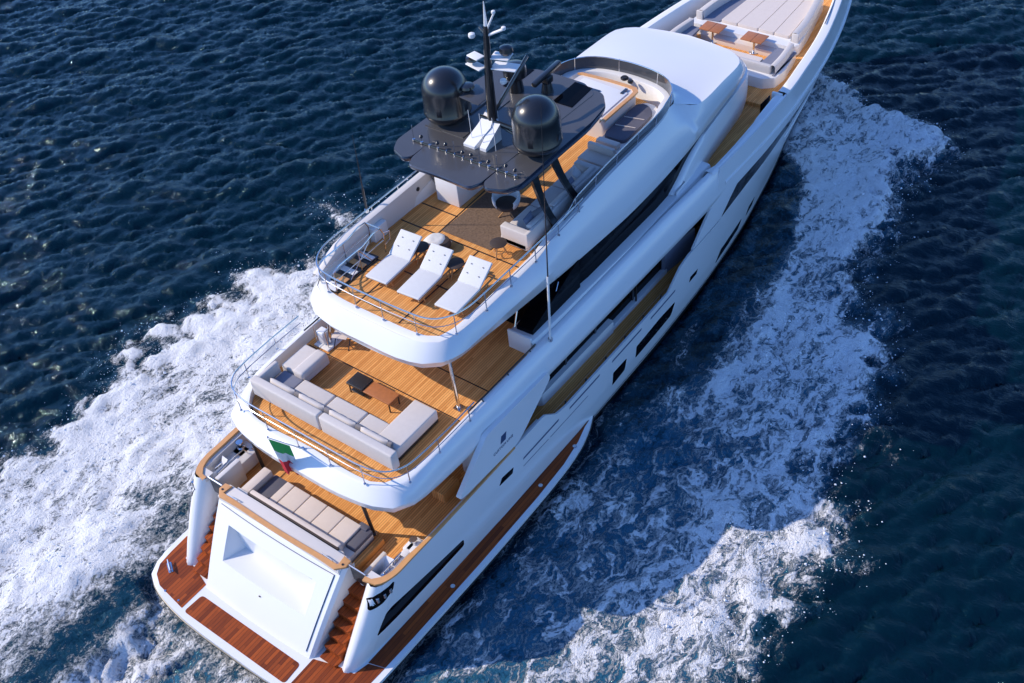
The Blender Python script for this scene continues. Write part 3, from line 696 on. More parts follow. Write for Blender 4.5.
# coaming (inner side), continuous loop
cz = lambda x: np.interp(x, [7, 9, 10, 12.2, 13.2, 16, 22], [7.1, 7.2, 7.24, 7.3, 7.5, 7.66, 7.7])
Tp = [(p.x, p.y) for p in T if p.x < 20.4] + arc[1:]
hp = dense(Tp, .25); rows2 = []
for i, p in enumerate(hp):
    a = hp[max(i-1, 0)]; c = hp[min(i+1, len(hp)-1)]; t = (c-a).normalized(); n = Vector((t.y, -t.x, 0))   # inward
    w = .26 if p.x < 19 else .34
    q = p+n*w; q2 = p+n*(w+.02); z = cz(p.x)
    rows2.append([Vector((p.x, p.y, z-.02)), Vector((p.x, p.y, z))+n*.03, Vector((q.x, q.y, z)), Vector((q2.x, q2.y, z-.04)), Vector((q2.x+n.x*.03, q2.y+n.y*.03, 7.0))])
    for v in rows2[-1]:
        if i in (0, len(hp)-1): v.y = 0
        else: v.y = max(v.y, 0)
cm = B(); cm.grid(mirror_rows(rows2), 'soft'); coaming = cm.done('flybridge_coaming', yacht, ang=40)
# fly deck
inner_edge = [(r[3].x, r[3].y) for r in rows2]
b = B(); b.slab(mirror([(p[0], max(p[1], 0)) for p in inner_edge if p[0] < 20.9] + [(21.0, 0)])[:-1] if False else mirror([(x, y) for x, y in inner_edge]), 6.6, 7.05, 'teak'); fdeck = b.done('fly_deck', yacht)
joints('deck_joint', fdeck, [((11.6, -2.3), (11.6, 2.3)), ((9.75, -2.3), (9.75, 2.3)), ((12.6, .85), (12.6, 2.3)), ((7.9, .85), (11.6, .85)), ((11.6, .85), (14.5, .95)), ((7.95, -.75), (11.6, -.75)), ((9.75, 1.62), (7.95, 1.62))], 7.052, .045)
# railing fly
rl = [(14.4, 2.62), (13, 2.7), (10, 2.7), (8.9, 2.68), (8.35, 2.52), (7.98, 2.22), (7.82, 1.8), (7.76, .9), (7.75, 0)]
railing('railing', yacht, mirror(rl[::-1]), 7.88, cz, [.3], post_step=1.15)
# port raised bulwark inside the rail on the flybridge
b = B(); rows = []
for x in np.arange(8.05, 15.1, .5):
    zt = np.interp(x, [8, 9.2, 15], [7.3, 7.78, 7.86]); rows.append([(x, 2.66, 7.15), (x, 2.62, zt), (x, 2.5, zt+.03), (x, 2.38, zt), (x, 2.34, 7.0)])
b.grid(rows, 'inner'); b.box((10.6, 2.28, 7.3), (.6, .2, .5), 'soft', .05); b.cyl((12.6, 2.36, 7.55), .07, .03, 'dark', seg=12, mt=Matrix.Rotation(R(90), 4, 'X')); b.done('port_bulwark', yacht, ang=50)
# port stairwell: hatch with steps down and chrome handrails
b = B(); b.box((8.9, 1.98, 7.068), (1.9, .62, .03), 'dark', .005); sw = b.done('stairwell', yacht)
for i in range(5):
    bb = B(); bb.box((8.12+i*.38, 1.98, 7.10+.004*i), (.2 if i else .3, .56, .03), 'soft' if i % 2 == 0 else 'teakc', .01); bb.done('tread', sw)
bb = B()
for y in (1.66, 2.26):
    bb.tube([(8.0, y, 7.07), (8.05, y, 7.75), (8.3, y, 7.85), (9.3, y, 7.85), (9.8, y, 7.98), (10.1, y, 7.95), (10.2, y, 7.7), (10.15, y, 7.07)], .022, 'steel')
    bb.tube([(8.05, y, 7.45), (10.15, y, 7.5)], .014, 'steel'); bb.tube([(9.1, y, 7.07), (9.1, y, 7.85)], .016, 'steel')
bb.tube([(10.15, 1.66, 7.9), (10.15, 2.26, 7.9)], .02, 'steel'); bb.tube([(8.6, 1.66, 7.07), (9.6, 1.66, 7.85)], .014, 'steel'); bb.tube([(9.6, 1.66, 7.07), (9.1, 1.66, 7.85)], .014, 'steel')
bb.tube([(10.15, 1.66, 7.3), (10.45, 1.7, 7.32), (10.5, 1.72, 7.6), (10.2, 1.68, 7.72)], .018, 'steel')
bb.done('handrail', sw)
# windscreen
b = B(); half = [(13.6, 2.46), (15, 2.42), (17, 2.37), (19, 2.33), (19.9, 2.22), (20.5, 2.03), (20.95, 1.62), (21.2, 1.08), (21.3, .5), (21.33, 0)]
pt = dense(mirror(half[::-1]), .2); rows = []
for p in pt:
    zb = cz(p.x); h = np.interp(p.x, [13.6, 14.2, 22], [.12, .4, .42]); d = Vector((p.x-15, p.y, 0)).normalized()*.05
    if p.x < 19.5: d = Vector((0, math.copysign(.05, p.y), 0))
    rows.append([(p.x, p.y, zb-.02), (p.x+d.x, p.y+d.y, zb+h), (p.x+d.x*1.2, p.y+d.y*1.2, zb+h), (p.x+d.x*.3, p.y+d.y*.3, zb-.02)])
b.grid(rows, 'tint', closed=True); ws = b.done('windscreen', yacht, ang=30)
b = B(); b.tube([((r[1][0]+r[2][0])/2, (r[1][1]+r[2][1])/2, r[1][2]+.005) for r in rows], .016, 'steel'); b.done('screen_rail', ws)
for i in range(3, len(rows)-2, 6):
    r = rows[i]; bb = B(); bb.tube([(r[3][0], r[3][1], r[3][2]), (r[2][0]*1.0, r[2][1], r[2][2]+.02)], .022, 'steel', seg=6); bb.done('screen_post', ws)
# helm console with teak trim
b = B(); b.slab(rounded([(18.3, 1.35), (18.3, -.86), (20.3, -.84), (20.42, -.55), (20.45, .5), (20.38, 1.42), (19.5, 1.5)], .15), 7.05, 7.82, 'inner', bevel=.03); hc = b.done('helm_console', yacht)
bb = B(); trim = [(18.2, -.88), (19.2, -.88), (20.25, -.88), (20.42, -.72), (20.46, 0), (20.45, .6), (20.4, 1.45)]; P = dense(trim, .2)
bb.grid([[(p.x+.03, p.y-.03, 7.8), (p.x+.03, p.y-.03, 7.87), (p.x-.08, p.y+.1, 7.87), (p.x-.08, p.y+.1, 7.8)] for p in P], 'teakc'); bb.done('teak_trim', hc)
bb = B(); bb.slab([(18.4, -.65), (20.05, -.65), (20.2, 1.2), (18.4, 1.2)], 7.82, 7.86, 'soft', bevel=.02); bb.done('dashboard', hc)
for (x, y, sx, sy) in ((20.05, -.5, .35, .1), (19.6, .55, .2, .7), (18.9, .4, .7, .5)):
    bb = B(); bb.box((x, y, 7.875), (sx, sy, .04), 'screen', .01); bb.done('display', hc)
bb = B(); bb.cyl((20.95, .05, 7.75), .14, .1, 'dark', seg=14, bevel=.03); bb.cyl((20.85, -.25, 7.75), .1, .1, 'dark', seg=14, bevel=.03); bb.done('searchlight', coaming)
# starboard sunpad beside helm
b = B(); b.slab(rounded([(17.5, -.92), (20.4, -.92), (20.55, -1.35), (20.1, -1.9), (19.2, -1.98), (17.5, -1.98)], .2), 7.05, 7.38, 'inner', bevel=.05); sp = b.done('side_sunpad', yacht)
bb = B(); bb.slab(rounded([(18.0, -.97), (20.15, -.97), (20.25, -1.3), (19.9, -1.72), (19.3, -1.78), (18.0, -1.78)], .18), 7.38, 7.5, 'pad', bevel=.04); bb.done('cushion', sp)
bb = B(); bb.box((17.72, -1.36, 7.47), (.26, .82, .16), 'cushw', .06); bb.done('headrest', sp)
bb = B()
for x in (18.75, 19.3): bb.box((x, -1.36, 7.512), (.03, .7, .02), 'cushw', .005, rz=R(12))
bb.done('strap', sp)
# bar counter
b = B(); b.slab([(13.0, 1.95), (13.0, 1.08), (15.6, 1.08), (15.6, 1.95)], 7.05, 8.08, 'inner', bevel=.02); bar = b.done('bar_counter', yacht)
bb = B(); bb.box((14.4, 1.5, 8.1), (2.2, .8, .04), 'dark', .01); bb.done('counter_top', bar)
bb = B(); bb.box((12.985, 1.5, 7.57), (.03, .88, .98), 'soft', .01); bb.done('end_panel', bar)

# hardtop
ht = thing_parent = None
def top_slab(outline, z, name, parent):
    n = len(outline); cx = sum(p[0] for p in outline)/n; cy = sum(p[1] for p in outline)/n
    sc = lambda f, dz: [((x-cx)*f+cx, (y-cy)*f+cy, z+dz) for x, y in outline]
    b = B(); b.grid([sc(.84, -.3), sc(.94, -.25), sc(.985, -.16), sc(1, -.08), sc(1, -.04), sc(.99, -.005)], 'htopb', closed=True)
    b.slab([(x, y) for x, y, q in sc(.99, 0)], z-.01, z, 'htop'); b.slab([(x, y) for x, y, q in sc(.84, 0)], z-.31, z-.30, 'htopb')
    return b.done(name, parent, ang=40)
hard = top_slab(rounded([(11.17, 1.12), (11.2, 0), (11.17, -1.12), (11.5, -1.27), (16.9, -1.5), (17.27, -.9), (17.3, 0), (17.27, .9), (16.9, 1.5), (11.5, 1.27)], .12), 9.765, 'hardtop', yacht)
for s in (1, -1): top_slab(rounded([(11.55, s*1.3), (11.36, s*1.5), (11.55, s*2.02), (12.0, s*2.26), (13.4, s*2.24), (15.6, s*2.26), (16.5, s*2.14), (17.05, s*1.7), (17.1, s*1.3)], .12), 9.752, 'hardtop_wing', hard)
bb = B(); bb.slab([(15.9, -.62), (17.15, -.6), (17.1, -1.26), (15.9, -1.33)], 9.765, 9.78, 'glass'); bb.done('skylight', hard); bb = B(); bb.slab([(15.9, 1.25), (17.1, 1.2), (17.15, .95), (15.9, .95)], 9.765, 9.78, 'glass'); bb.done('skylight', hard)
bb = B(); bb.slab([(13.0, 2.0), (15.3, 2.0), (15.3, .55), (13.0, .55)], 9.765, 9.79, 'htop'); bb.slab([(14.1, 1.9), (15.2, 1.9), (15.2, 1.1), (14.1, 1.1)], 9.79, 9.85, 'tint', bevel=.02); bb.done('roof_panel', hard)
# struts
for s in (1, -1):
    for (fx, fy), (tx2, ty2) in (((13.56, 2.32), (12.9, 2.0)), ((14.9, 2.3), (13.9, 1.95))):
        bb = B(); rows = []
        for t in np.linspace(0, 1, 7):
            x = fx*(1-t)+tx2*t - .12*math.sin(math.pi*t); y = (fy*(1-t)+ty2*t)*s; z = 7.1+2.4*t; w = .3-.08*math.sin(math.pi*t)
            rows.append([(x-w/2, y-.05, z), (x+w/2, y-.05, z), (x+w/2, y+.05, z), (x-w/2, y+.05, z)])
        bb.grid(rows, 'dome', closed=True); bb.done('strut', hard, ang=50)
# satellite domes
def satdome(x, y, z, r, h, name='satellite_dome'):
    bb = B(); pr = [(0, 0), (r*.55, 0), (r*.6, .12), (r*.93, .2), (r*1.0, .3), (r*1.03, .36), (r*1.03, .42), (r, .45), (r*.99, h-r*.92)]
    for k in range(1, 10):
        a = math.pi/2*k/9; pr.append((r*.99*math.cos(a), h-r*.92+r*.92*math.sin(a)))
    pr[-1] = (0, h); bb.lathe((x, y, z), pr, 'dome', seg=40)
    for a in (R(200), R(275), R(340)): bb.box((x+r*.99*math.cos(a), y+r*.99*math.sin(a), z+.62), (.03, .16, .26), 'dome', .02, rz=a)
    return bb.done(name, hard, ang=50)
satdome(13.60, 1.54, 9.77, .70, 1.7); satdome(13.60, -1.74, 9.77, .70, 1.7)
bb = B(); bb.cyl((15.92, .75, 10.0), .25, .5, 'dome', r2=.2, seg=20); bb.lathe((15.92, .75, 10.2), [(0, 0), (.28, 0), (.36, .08), (.37, .3), (.34, .42), (.24, .47), (0, .49)], 'dome', seg=28); bb.done('satellite_dome', hard)
# open-array radar
bb = B(); bb.cyl((16.3, -.15, 9.92), .2, .32, 'dome', r2=.14); bb.box((16.33, -.14, 10.18), (.3, .3, .22), 'dome', .05); bb.box((16.33, -.14, 10.36), (1.5, .17, .15), 'dome', .05, rz=R(4)); bb.done('radar_scanner', hard)
# antenna row on the aft edge
for k, y in enumerate(np.linspace(1.75, -1.95, 13)):
    bb = B(); hgt = (.5, .16, .62, .14, .2, .45, .14, .15, .5, .13, .48, .2, .15)[k]
    bb.cyl((12.2, y, 9.80), .045, .06, 'steel', seg=10); bb.tube([(12.2, y, 9.8), (12.2, y, 9.8+hgt)], .013, 'steel', seg=6)
    if hgt < .25: bb.lathe((12.2, y, 9.8+hgt), [(0, 0), (.05, .01), (.06, .05), (.03, .09), (0, .1)], 'dome', seg=12)
    bb.done('antenna', hard)
bb = B(); bb.tube([(12.2, 1.8, 9.79), (12.2, -2.05, 9.79)], .03, 'dome', seg=8); bb.done('antenna_rail', hard)
# mast
bb = B()
bb.slab([(12.7, .28), (12.7, -.12), (13.3, -.3), (13.9, -.12), (13.9, .12), (13.3, .15)], 9.77, lambda x, y: np.interp(x, [12.7, 13.5, 13.9], [9.86, 10.35, 10.6]), 'white')
bb.slab([(12.75, -.28), (12.75, -.5), (13.5, -.5), (13.7, -.2)], 9.77, lambda x, y: np.interp(x, [12.7, 13.7], [9.84, 10.4]), 'white')
bb.tube([(13.6, -.15, 9.8), (13.62, -.17, 11.5), (13.7, -.2, 13.2)], [.17, .13, .08], 'dome', seg=10)
bb.tube([(13.7, -.2, 13.1), (13.72, -.2, 13.9)], [.06, .012], 'white', seg=8)
bb.tube([(13.6, -.15, 10.4), (14.6, -.25, 11.1), (15.5, -.1, 11.35)], .055, 'dome')
bb.tube([(13.62, -.15, 10.2), (13.62, -1.4, 9.9)], .05, 'dome'); bb.tube([(13.5, .2, 10.35), (13.6, -1.0, 10.2)], .06, 'dome')
bb.box((13.75, .45, 10.85), (.8, .7, .03), 'htop', .01, rx=R(6)); 
for z, w in ((12.25, .55), (11.95, .75)):
    bb.box((13.9, -.2-w*.5, z), (.42, w, .035), 'soft', .01, rz=R(15)); bb.box((13.6, .15+w*.1, z-.02), (.3, w*.8, .035), 'soft', .01, rz=R(-12))
bb.tube([(13.7, -.2, 12.9), (13.72, .05, 13.1)], .04, 'tint'); bb.tube([(13.7, -.2, 12.9), (13.75, -.75, 13.2)], .04, 'soft'); bb.tube([(13.7, -.2, 13.05), (13.72, -.5, 13.6)], .03, 'soft')
mast = bb.done('mast', yacht)
for (x, y, z, r, h) in ((13.95, -.62, 12.35, .2, .24), (13.6, .35, 12.05, .19, .12), (13.75, .8, 10.95, .22, .14), (13.65, .3, 12.75, .1, .14), (13.74, -.78, 13.2, .07, .1), (13.72, -.5, 13.62, .06, .09), (13.9, -.45, 11.4, .1, .14)):
    q = B(); q.lathe((x, y, z), [(0, 0), (r*.8, 0), (r, h*.3), (r*.9, h*.8), (r*.4, h), (0, h)], 'dome' if r > .11 else 'soft', seg=18); q.done('masthead_unit', mast)
q = B()
for y in (-.3, .1, -.75): q.tube([(12.9, y, 9.8), (12.9, y+.02, 10.9)], .008, 'soft', seg=5)
q.done('whip_antenna', mast)
# tall whip antennas at the sides
for (p0, p1) in (((11.17, -3.5, 5.15), (11.6, -3.5, 12.9)), ((10.9, 2.98, 7.6), (11.0, 3.0, 10.25))):
    q = B(); a = Vector(p0); c = Vector(p1); k = a.lerp(c, .3)
    q.tube([a, k], .035, 'soft' if p0[1] < 0 else 'dark', seg=8); q.tube([k, c], [.022, .006], 'dark', seg=6); q.cyl(tuple(a), .07, .1, 'steel', seg=10); q.done('whip_antenna', yacht)

# ================================================================ BOW LOUNGE (built in)
b = B()
b.slab(rounded([(29.6, 2.3), (29.9, 2.42), (31, 2.3), (33.8, 1.75), (33.8, -1.55), (31.2, -2.1), (29.9, -2.3), (29.6, -2.1)], .2), 4.75, 5.2, 'white', bevel=.05)
pad = b.done('bow_sunpad', yacht)
ye = [1.25, .52, -.4, -1.1, -1.75]
for i, (a, c) in enumerate(zip(ye, ye[1:])):
    bb = B(); bb.slab(rounded([(30.12, a-.012), (30.12, c+.012), (33.3, c*.86+.012), (33.3, a*.86-.012)], .05), 5.2, 5.33, 'cushw', bevel=.03); bb.done('cushion', pad)
bb = B(); bb.slab(rounded([(30.0, 2.05), (30.1, 1.3), (33.2, 1.1), (33.4, 1.6)], .06), 5.2, 5.25, 'blue', bevel=.02); bb.done('cushion', pad)
for s in (1, -1):
    bb = B(); P = dense([(30.0, 2.12), (31, 2.05), (32.2, 1.84), (33.5, 1.55)], .3)
    bb.grid([[(p.x, s*(p.y+.16-.1*(s < 0)), 5.15), (p.x, s*(p.y+.15-.1*(s < 0)), 5.55), (p.x, s*(p.y+.05-.1*(s < 0)), 5.6), (p.x, s*(p.y-.1-.1*(s < 0)), 5.58), (p.x, s*(p.y-.14-.1*(s < 0)), 5.2)] for p in P], 'cush'); bb.box((30.0, s*(2.17-.1*(s < 0)), 5.37), (.08, .3, .4), 'cush', .04)
    bb.done('bolster', pad, ang=60)
bb = B(); bb.box((33.4, -.1, 5.38), (.22, 3.0, .3), 'cush', .08); bb.done('backrest', pad)
bb = B(); bb.slab(rounded([(29.25, 1.7), (29.25, -1.75), (29.66, -1.75), (29.66, 1.7)], .04), 4.75, 5.0, 'cushw', bevel=.03); bb.done('front_seat', pad)
# U settee aft of the tables
b = B(); b.slab(rounded([(27.05, 2.3), (27.3, 2.75), (28.2, 2.72), (29.3, 2.5), (29.35, 1.9), (28.3, 1.7), (28.2, -1.6), (29.35, -1.8), (29.5, -2.4), (28.0, -2.66), (27.3, -2.6), (27.0, -2.2)], .1), 4.75, 5.18, 'white', bevel=.05)
st = b.done('bow_settee', yacht)
bb = B(); bb.slab(rounded([(27.7, 1.7), (28.25, 1.7), (28.25, -1.6), (27.7, -1.6)], .05), 5.18, 5.28, 'cushw', bevel=.03); bb.done('cushion', st)
for s in (1, -1):
    bb = B(); bb.slab(rounded([(27.75, s*2.2), (29.25, s*2.1), (29.25, s*1.72), (27.75, s*1.65)], .05), 5.18, 5.27, 'blue', bevel=.03); bb.done('cushion', st)
    bb = B(); bb.grid([[(p.x, s*(p.y+.12), 5.15), (p.x, s*(p.y+.1), 5.5), (p.x, s*p.y, 5.54), (p.x, s*(p.y-.1), 5.5), (p.x, s*(p.y-.12), 5.2)] for p in dense([(27.5, 2.35), (28.4, 2.32), (29.35, 2.2)], .3)], 'cush'); bb.box((29.36, s*2.2, 5.34), (.06, .24, .36), 'cush', .03); bb.done('bolster', st, ang=60)
    bb = B(); bb.slab(rounded([(27.35, s*2.42), (29.3, s*2.5), (29.3, s*2.36), (27.35, s*2.52)], .01), 5.18, 5.22, 'blue'); bb.done('piping', st)
bb = B(); bb.box((27.5, 0, 5.34), (.2, 4.6, .36), 'cush', .07); bb.done('backrest', st)
bb = B(); bb.slab(rounded([(28.3, 1.65), (29.22, 1.65), (29.22, -1.7), (28.3, -1.55)], .02), 4.752, 4.77, 'teak'); bb.done('teak_inset', st)
bow_t = None
for i, (y, lab) in enumerate(((1.16, 'square teak bow table nearer the port rail'), (-.68, 'square teak bow table on the starboard side of the foredeck lounge'))):
    if bow_t is None:
        bow_t = t = thing('bow_table', lab, 'table', (29.28, y, 4.76), 0, 'teak tables in the bow lounge')
        bb = B(); bb.box((0, 0, .65), (.70, .90, .045), 'teakt', .012); bb.box((0, 0, .652), (.72, .012, .047), 'caulk', 0); bb.done('table_top', t)
        bb = B(); bb.cyl((0, 0, .31), .05, .62, 'steel', seg=14); bb.cyl((0, 0, .02), .2, .04, 'steel', seg=20, bevel=.01); bb.done('pedestal', t)
    else:
        t = copy_tree(bow_t, None, lab); t.location = (29.28, y, 4.76)
b = B(); b.tube([(x, -(H(x, 5.6)-.28), 5.72) for x in np.arange(31.0, 36.0, .5)], .02, 'ink'); b.tube([(x, (H(x, 5.6)-.28), 5.72) for x in np.arange(31.0, 36.0, .5)], .02, 'ink'); b.done('bow_rail', yacht)
#OBJECTS_BELOW
# ================================================================ LOOSE THINGS ON THE DECKS
# ---- flybridge loungers
def make_lounger():
    t = thing('sun_lounger', '', 'sun lounger', group='sun loungers on the top deck')
    Lb, W = 1.98, .80; knee = 1.15; ang = R(31)
    # frame
    bb = B()
    for y in (-W/2+.03, W/2-.03): bb.box((Lb/2-.05, y, .27), (Lb-.1, .045, .05), 'ltwood', .01)
    for x in (.08, .95, Lb-.1): bb.box((x, 0, .265), (.05, W-.08, .04), 'ltwood', .008)
    bb.done('frame', t)
    for x in (.22, Lb-.42):
        for y in (-W/2+.05, W/2-.05):
            bb = B(); bb.tube([(x, y, .27), (x+(.1 if x < 1 else -.1), y*1.0, .0)], .022, 'ltwood', seg=8); bb.done('leg', t)
    bb = B(); bb.box((knee/2+.0, 0, .34), (knee, W-.02, .07), 'fwhite', .03, seg=3); bb.done('mattress', t)
    c = Vector((knee, 0, .33)); d = Vector((math.cos(ang), 0, math.sin(ang))); L = .82
    bb = B(); m = c+d*L/2; bb.box((m.x-.02, 0, m.z+.03), (L, W-.02, .07), 'fwhite', .03, ry=-ang, seg=3); br = bb.done('backrest', t)
    for u in (.25, .6):
        for y in (-.2, .2):
            bb = B(); p = c+d*(L*u+.1); bb.cyl((p.x-.05, y, p.z+.075), .018, .012, 'grey', seg=10, mt=Matrix.Rotation(-ang, 4, 'Y')); bb.done('button', br)
    bb = B(); bb.tube([(Lb-.35, 0, .27), (c.x+d.x*.55, 0, c.z+d.z*.55-.02)], .018, 'steel', seg=6); bb.done('back_support', t)
    return t
lg = make_lounger()
LL = [(8.72, .72, 3, 'white sun lounger closest to the port stairwell, a folded rail shadow across it'), (8.68, -.52, 4, 'white sun lounger in the middle between two round side tables'), (8.80, -1.80, 3, 'white sun lounger nearest the starboard railing')]
for i, (x, y, a, lab) in enumerate(LL):
    o = lg if i == 0 else copy_tree(lg, None)
    o['label'] = lab; o.location = (x, y, 7.055); o.rotation_euler = (0, 0, R(a))
lg['label'] = 'white sun lounger closest to the port stairwell handrails'
def make_side_table():
    t = thing('side_table', '', 'side table', group='round dark side tables on the top deck')
    bb = B(); bb.lathe((0, 0, 0), [(0, .43), (.24, .43), (.255, .44), (.255, .46), (.24, .468), (0, .468)], 'brown', seg=32); bb.done('table_top', t)
    for k in range(3):
        a = R(30+120*k); bb = B(); bb.tube([(.09*math.cos(a), .09*math.sin(a), .43), (.24*math.cos(a), .24*math.sin(a), .0)], .02, 'ltwood', seg=8); bb.done('leg', t)
    bb = B(); bb.tube([(.17*math.cos(R(a)), .17*math.sin(R(a)), .16) for a in range(0, 360, 30)], .012, 'ltwood', seg=6, closed=True); bb.done('stretcher', t)
    return t
stb = make_side_table()
for i, (x, y, lab) in enumerate([(10.47, .48, 'round dark side table between the port and middle loungers'), (10.40, -.90, 'round dark side table between the middle and starboard loungers'), (11.78, -1.40, 'round dark side table standing alone before the sofa arm')]):
    o = stb if i == 0 else copy_tree(stb, None)
    o['label'] = lab; o.location = (x, y, 7.055); o.rotation_euler = (0, 0, R(20*i))
# pouf and towel behind the middle lounger
t = thing('pouf', 'low dark wicker pouf behind the middle lounger', 'pouf', (11.18, .28, 7.055))
bb = B(); bb.lathe((0, 0, 0), [(0, 0), (.2, 0), (.26, .08), (.27, .2), (.22, .3), (0, .31)], 'brown', seg=24); bb.done('body', t)
bb = B(); rows = []
for i in range(13):
    u = i/12*.62-.31; row = []
    for j in range(15):
        v = j/14*.7-.35; r = math.hypot(u, v); z = .33-max(0, r-.2)**1.5*1.6+.018*noise.noise((u*9, v*9, 0)); row.append((u, v, max(z, .03)))
    rows.append(row)
bb.grid(rows, 'fwhite'); o = bb.done('towel', None, recalc=False); tag(o, 'crumpled white towel dropped over the dark pouf', 'towel'); o.location = (11.12, .46, 7.055)
md_ = o.modifiers.new('s', 'SOLIDIFY'); md_.thickness = .012
# rug
bb = B(); bb.slab(rounded([(0, 0), (2.7, 0), (2.7, -1.85), (0, -1.85)], .02), 0, .012, 'rug'); o = bb.done('rug'); tag(o, 'brown woven rectangular rug on the top deck in front of the bar', 'rug'); o.location = (11.8, .82, 7.058)
# flybridge sofa, starboard
t = thing('corner_sofa', 'long light grey sofa along the starboard side under the hardtop', 'sofa', (12.25, -1.6, 7.055))
bb = B(); bb.box((1.95, .02, .17), (3.9, .96, .22), 'cush', .04); bb.done('base', t)
for k in range(3): bb = B(); bb.box((.92+k*1.16, .1, .37), (1.13, .78, .18), 'cush', .05, seg=3); bb.done('seat_cushion', t)
for k in range(3): bb = B(); bb.box((.92+k*1.16, -.32, .56), (1.12, .2, .32), 'cush', .06, rx=R(-8), seg=3); bb.done('back_cushion', t)
bb = B(); bb.box((1.95, -.46, .44), (3.9, .1, .5), 'cush', .03); bb.done('backrest', t)
bb = B(); bb.box((.13, .0, .36), (.26, .96, .62), 'cush', .05, seg=3); bb.done('armrest', t)
bb = B(); bb.box((3.85, -.05, .36), (.24, .9, .6), 'cush', .05, seg=3); bb.done('armrest', t)
def pillow(x, y, z, w, h, m, rot, label, name='scatter_cushion', th=.14, group=None):
    bb = B(); rows = []; n = 10
    for s in (1, -1):
        rows = []
        for i in range(n+1):
            u = i/n*2-1; rows.append([(u*w/2*(1-.06*(1-v*v)*0), v*h/2, s*th/2*((1-u**4)*(1-v**4))**.5) for v in [j/n*2-1 for j in range(n+1)]])
        bb.grid(rows, m)
    o = bb.done(name, None, ang=80); tag(o, label, 'cushion', group); o.location = (x, y, z); o.rotation_euler = rot; return o
pillow(12.95, -1.72, 7.66, .5, .42, 'blue', (R(62), 0, R(8)), 'slate blue cushion at the aft end of the starboard sofa', group='cushions on the top deck sofa')
pillow(13.3, -1.80, 7.66, .5, .42, 'grey', (R(60), 0, R(-12)), 'grey cushion behind the slate blue one on the starboard sofa', group='cushions on the top deck sofa')
pillow(15.55, -1.62, 7.68, .5, .45, 'cush', (R(55), 0, R(30)), 'pale cushion standing at the forward end of the starboard sofa', group='cushions on the top deck sofa')
pillow(15.0, -1.78, 7.66, .46, .4, 'blue', (R(60), 0, R(5)), 'blue cushion near the forward hardtop strut', group='cushions on the top deck sofa')
# second bench forward of the sofa
t = thing('bench_seat', 'cream bench seat between the sofa and the side sunpad', 'bench', (16.75, -1.55, 7.055))
bb = B(); bb.box((0, 0, .2), (.7, 1.1, .4), 'inner', .04); bb.done('base', t); bb = B(); bb.box((0, 0, .46), (.62, 1.05, .13), 'cushw', .05); bb.done('cushion', t); bb = B(); bb.box((.3, 0, .64), (.16, 1.0, .28), 'cushw', .07); bb.done('backrest', t)
# egg armchair
t = thing('armchair', 'white shell swivel armchair with dark seat under the hardtop', 'armchair', (13.5, -.42, 7.07), R(205))
bb = B(); rows = []
for i in range(11):
    v = i/10; row = []
    for j in range(25):
        a = R(-135+270*j/24); rr = .34+.1*math.sin(v*math.pi*.7); z = .3+v*(.52*(.55+.45*math.cos(a*.62))); row.append((-rr*math.cos(a), rr*math.sin(a), z))
    rows.append(row)
bb.grid(rows, 'fwhite'); sh = bb.done('shell', t); m_ = sh.modifiers.new('s', 'SOLIDIFY'); m_.thickness = .05
bb = B(); bb.lathe((0, 0, .28), [(0, 0), (.32, 0), (.37, .05), (.36, .13), (.3, .17), (0, .18)], 'brown', seg=28); bb.done('seat', t)
for k in range(4):
    a = R(45+90*k); bb = B(); bb.tube([(0, 0, .2), (.15*math.cos(a), .15*math.sin(a), .12), (.34*math.cos(a), .34*math.sin(a), .01)], .022, 'ltwood', seg=8); bb.done('leg', t)
bb = B(); bb.cyl((0, 0, .22), .04, .16, 'steel', seg=12); bb.done('swivel', t)
# ---- upper deck U sofa
t = thing('u_shaped_sofa', 'large light grey U-shaped sofa on the upper aft deck', 'sofa', (5.1, 0, 4.607))
def part(n, c, d, m='cush', bev=.06, **k):
    bb = B(); bb.box(c, d, m, bev, seg=3, **k); return bb.done(n, t)
part('base', (.55, .25, .12), (1.0, 5.2, .16), 'grey', .03)
part('backrest', (.08, 1.52, .46), (.26, 2.72, .62)); part('backrest', (.08, -1.26, .46), (.26, 2.72, .62))
for y0, y1 in ((1.82, .55), (.53, -.72), (-.74, -1.56)): part('seat_cushion', (.62, (y0+y1)/2, .29), (.92, abs(y0-y1)-.015, .2))
part('seat_cushion', (.62, 2.25, .27), (.9, .82, .16), 'blue')  # light grey seat like the others, its shade painted in as slate blue
part('chaise', (1.62, 2.33, .28), (1.05, .96, .34)); part('chaise_back', (1.58, 2.05, .42), (1.1, .42, .30), 'cush', .1)
part('chaise', (1.25, -1.98, .30), (1.75, .82, .36), 'cush', .05)
part('armrest', (.55, 2.78, .5), (.85, .16, .45)); part('chaise_base', (1.25, -2.0, .07), (1.7, .78, .1), 'dark', .01)
grp = 'back cushions along the sofa of the upper deck'
where = ['port end', 'second from the port end', 'third from the port end', 'starboard end']
for k, y in enumerate((1.95, .78, -.42, -1.62)):
    pillow(5.42, y, 5.17, 1.0, .34, 'cush', (R(66), 0, R(-90)), 'long light grey back cushion on the upper deck sofa, '+where[k], 'back_cushion', .2, grp)
for k, (y, w_) in enumerate(((1.36, 'nearest the port end'), (.17, 'near the middle'), (-1.03, 'towards starboard'), (-2.15, 'at the starboard corner'))):
    pillow(5.47, y, 5.17, .26, .26, 'grey', (R(66), 0, R(-88)), 'small dark grey cushion between the back cushions, '+w_, 'scatter_cushion', .12, 'small grey cushions on the upper deck sofa')
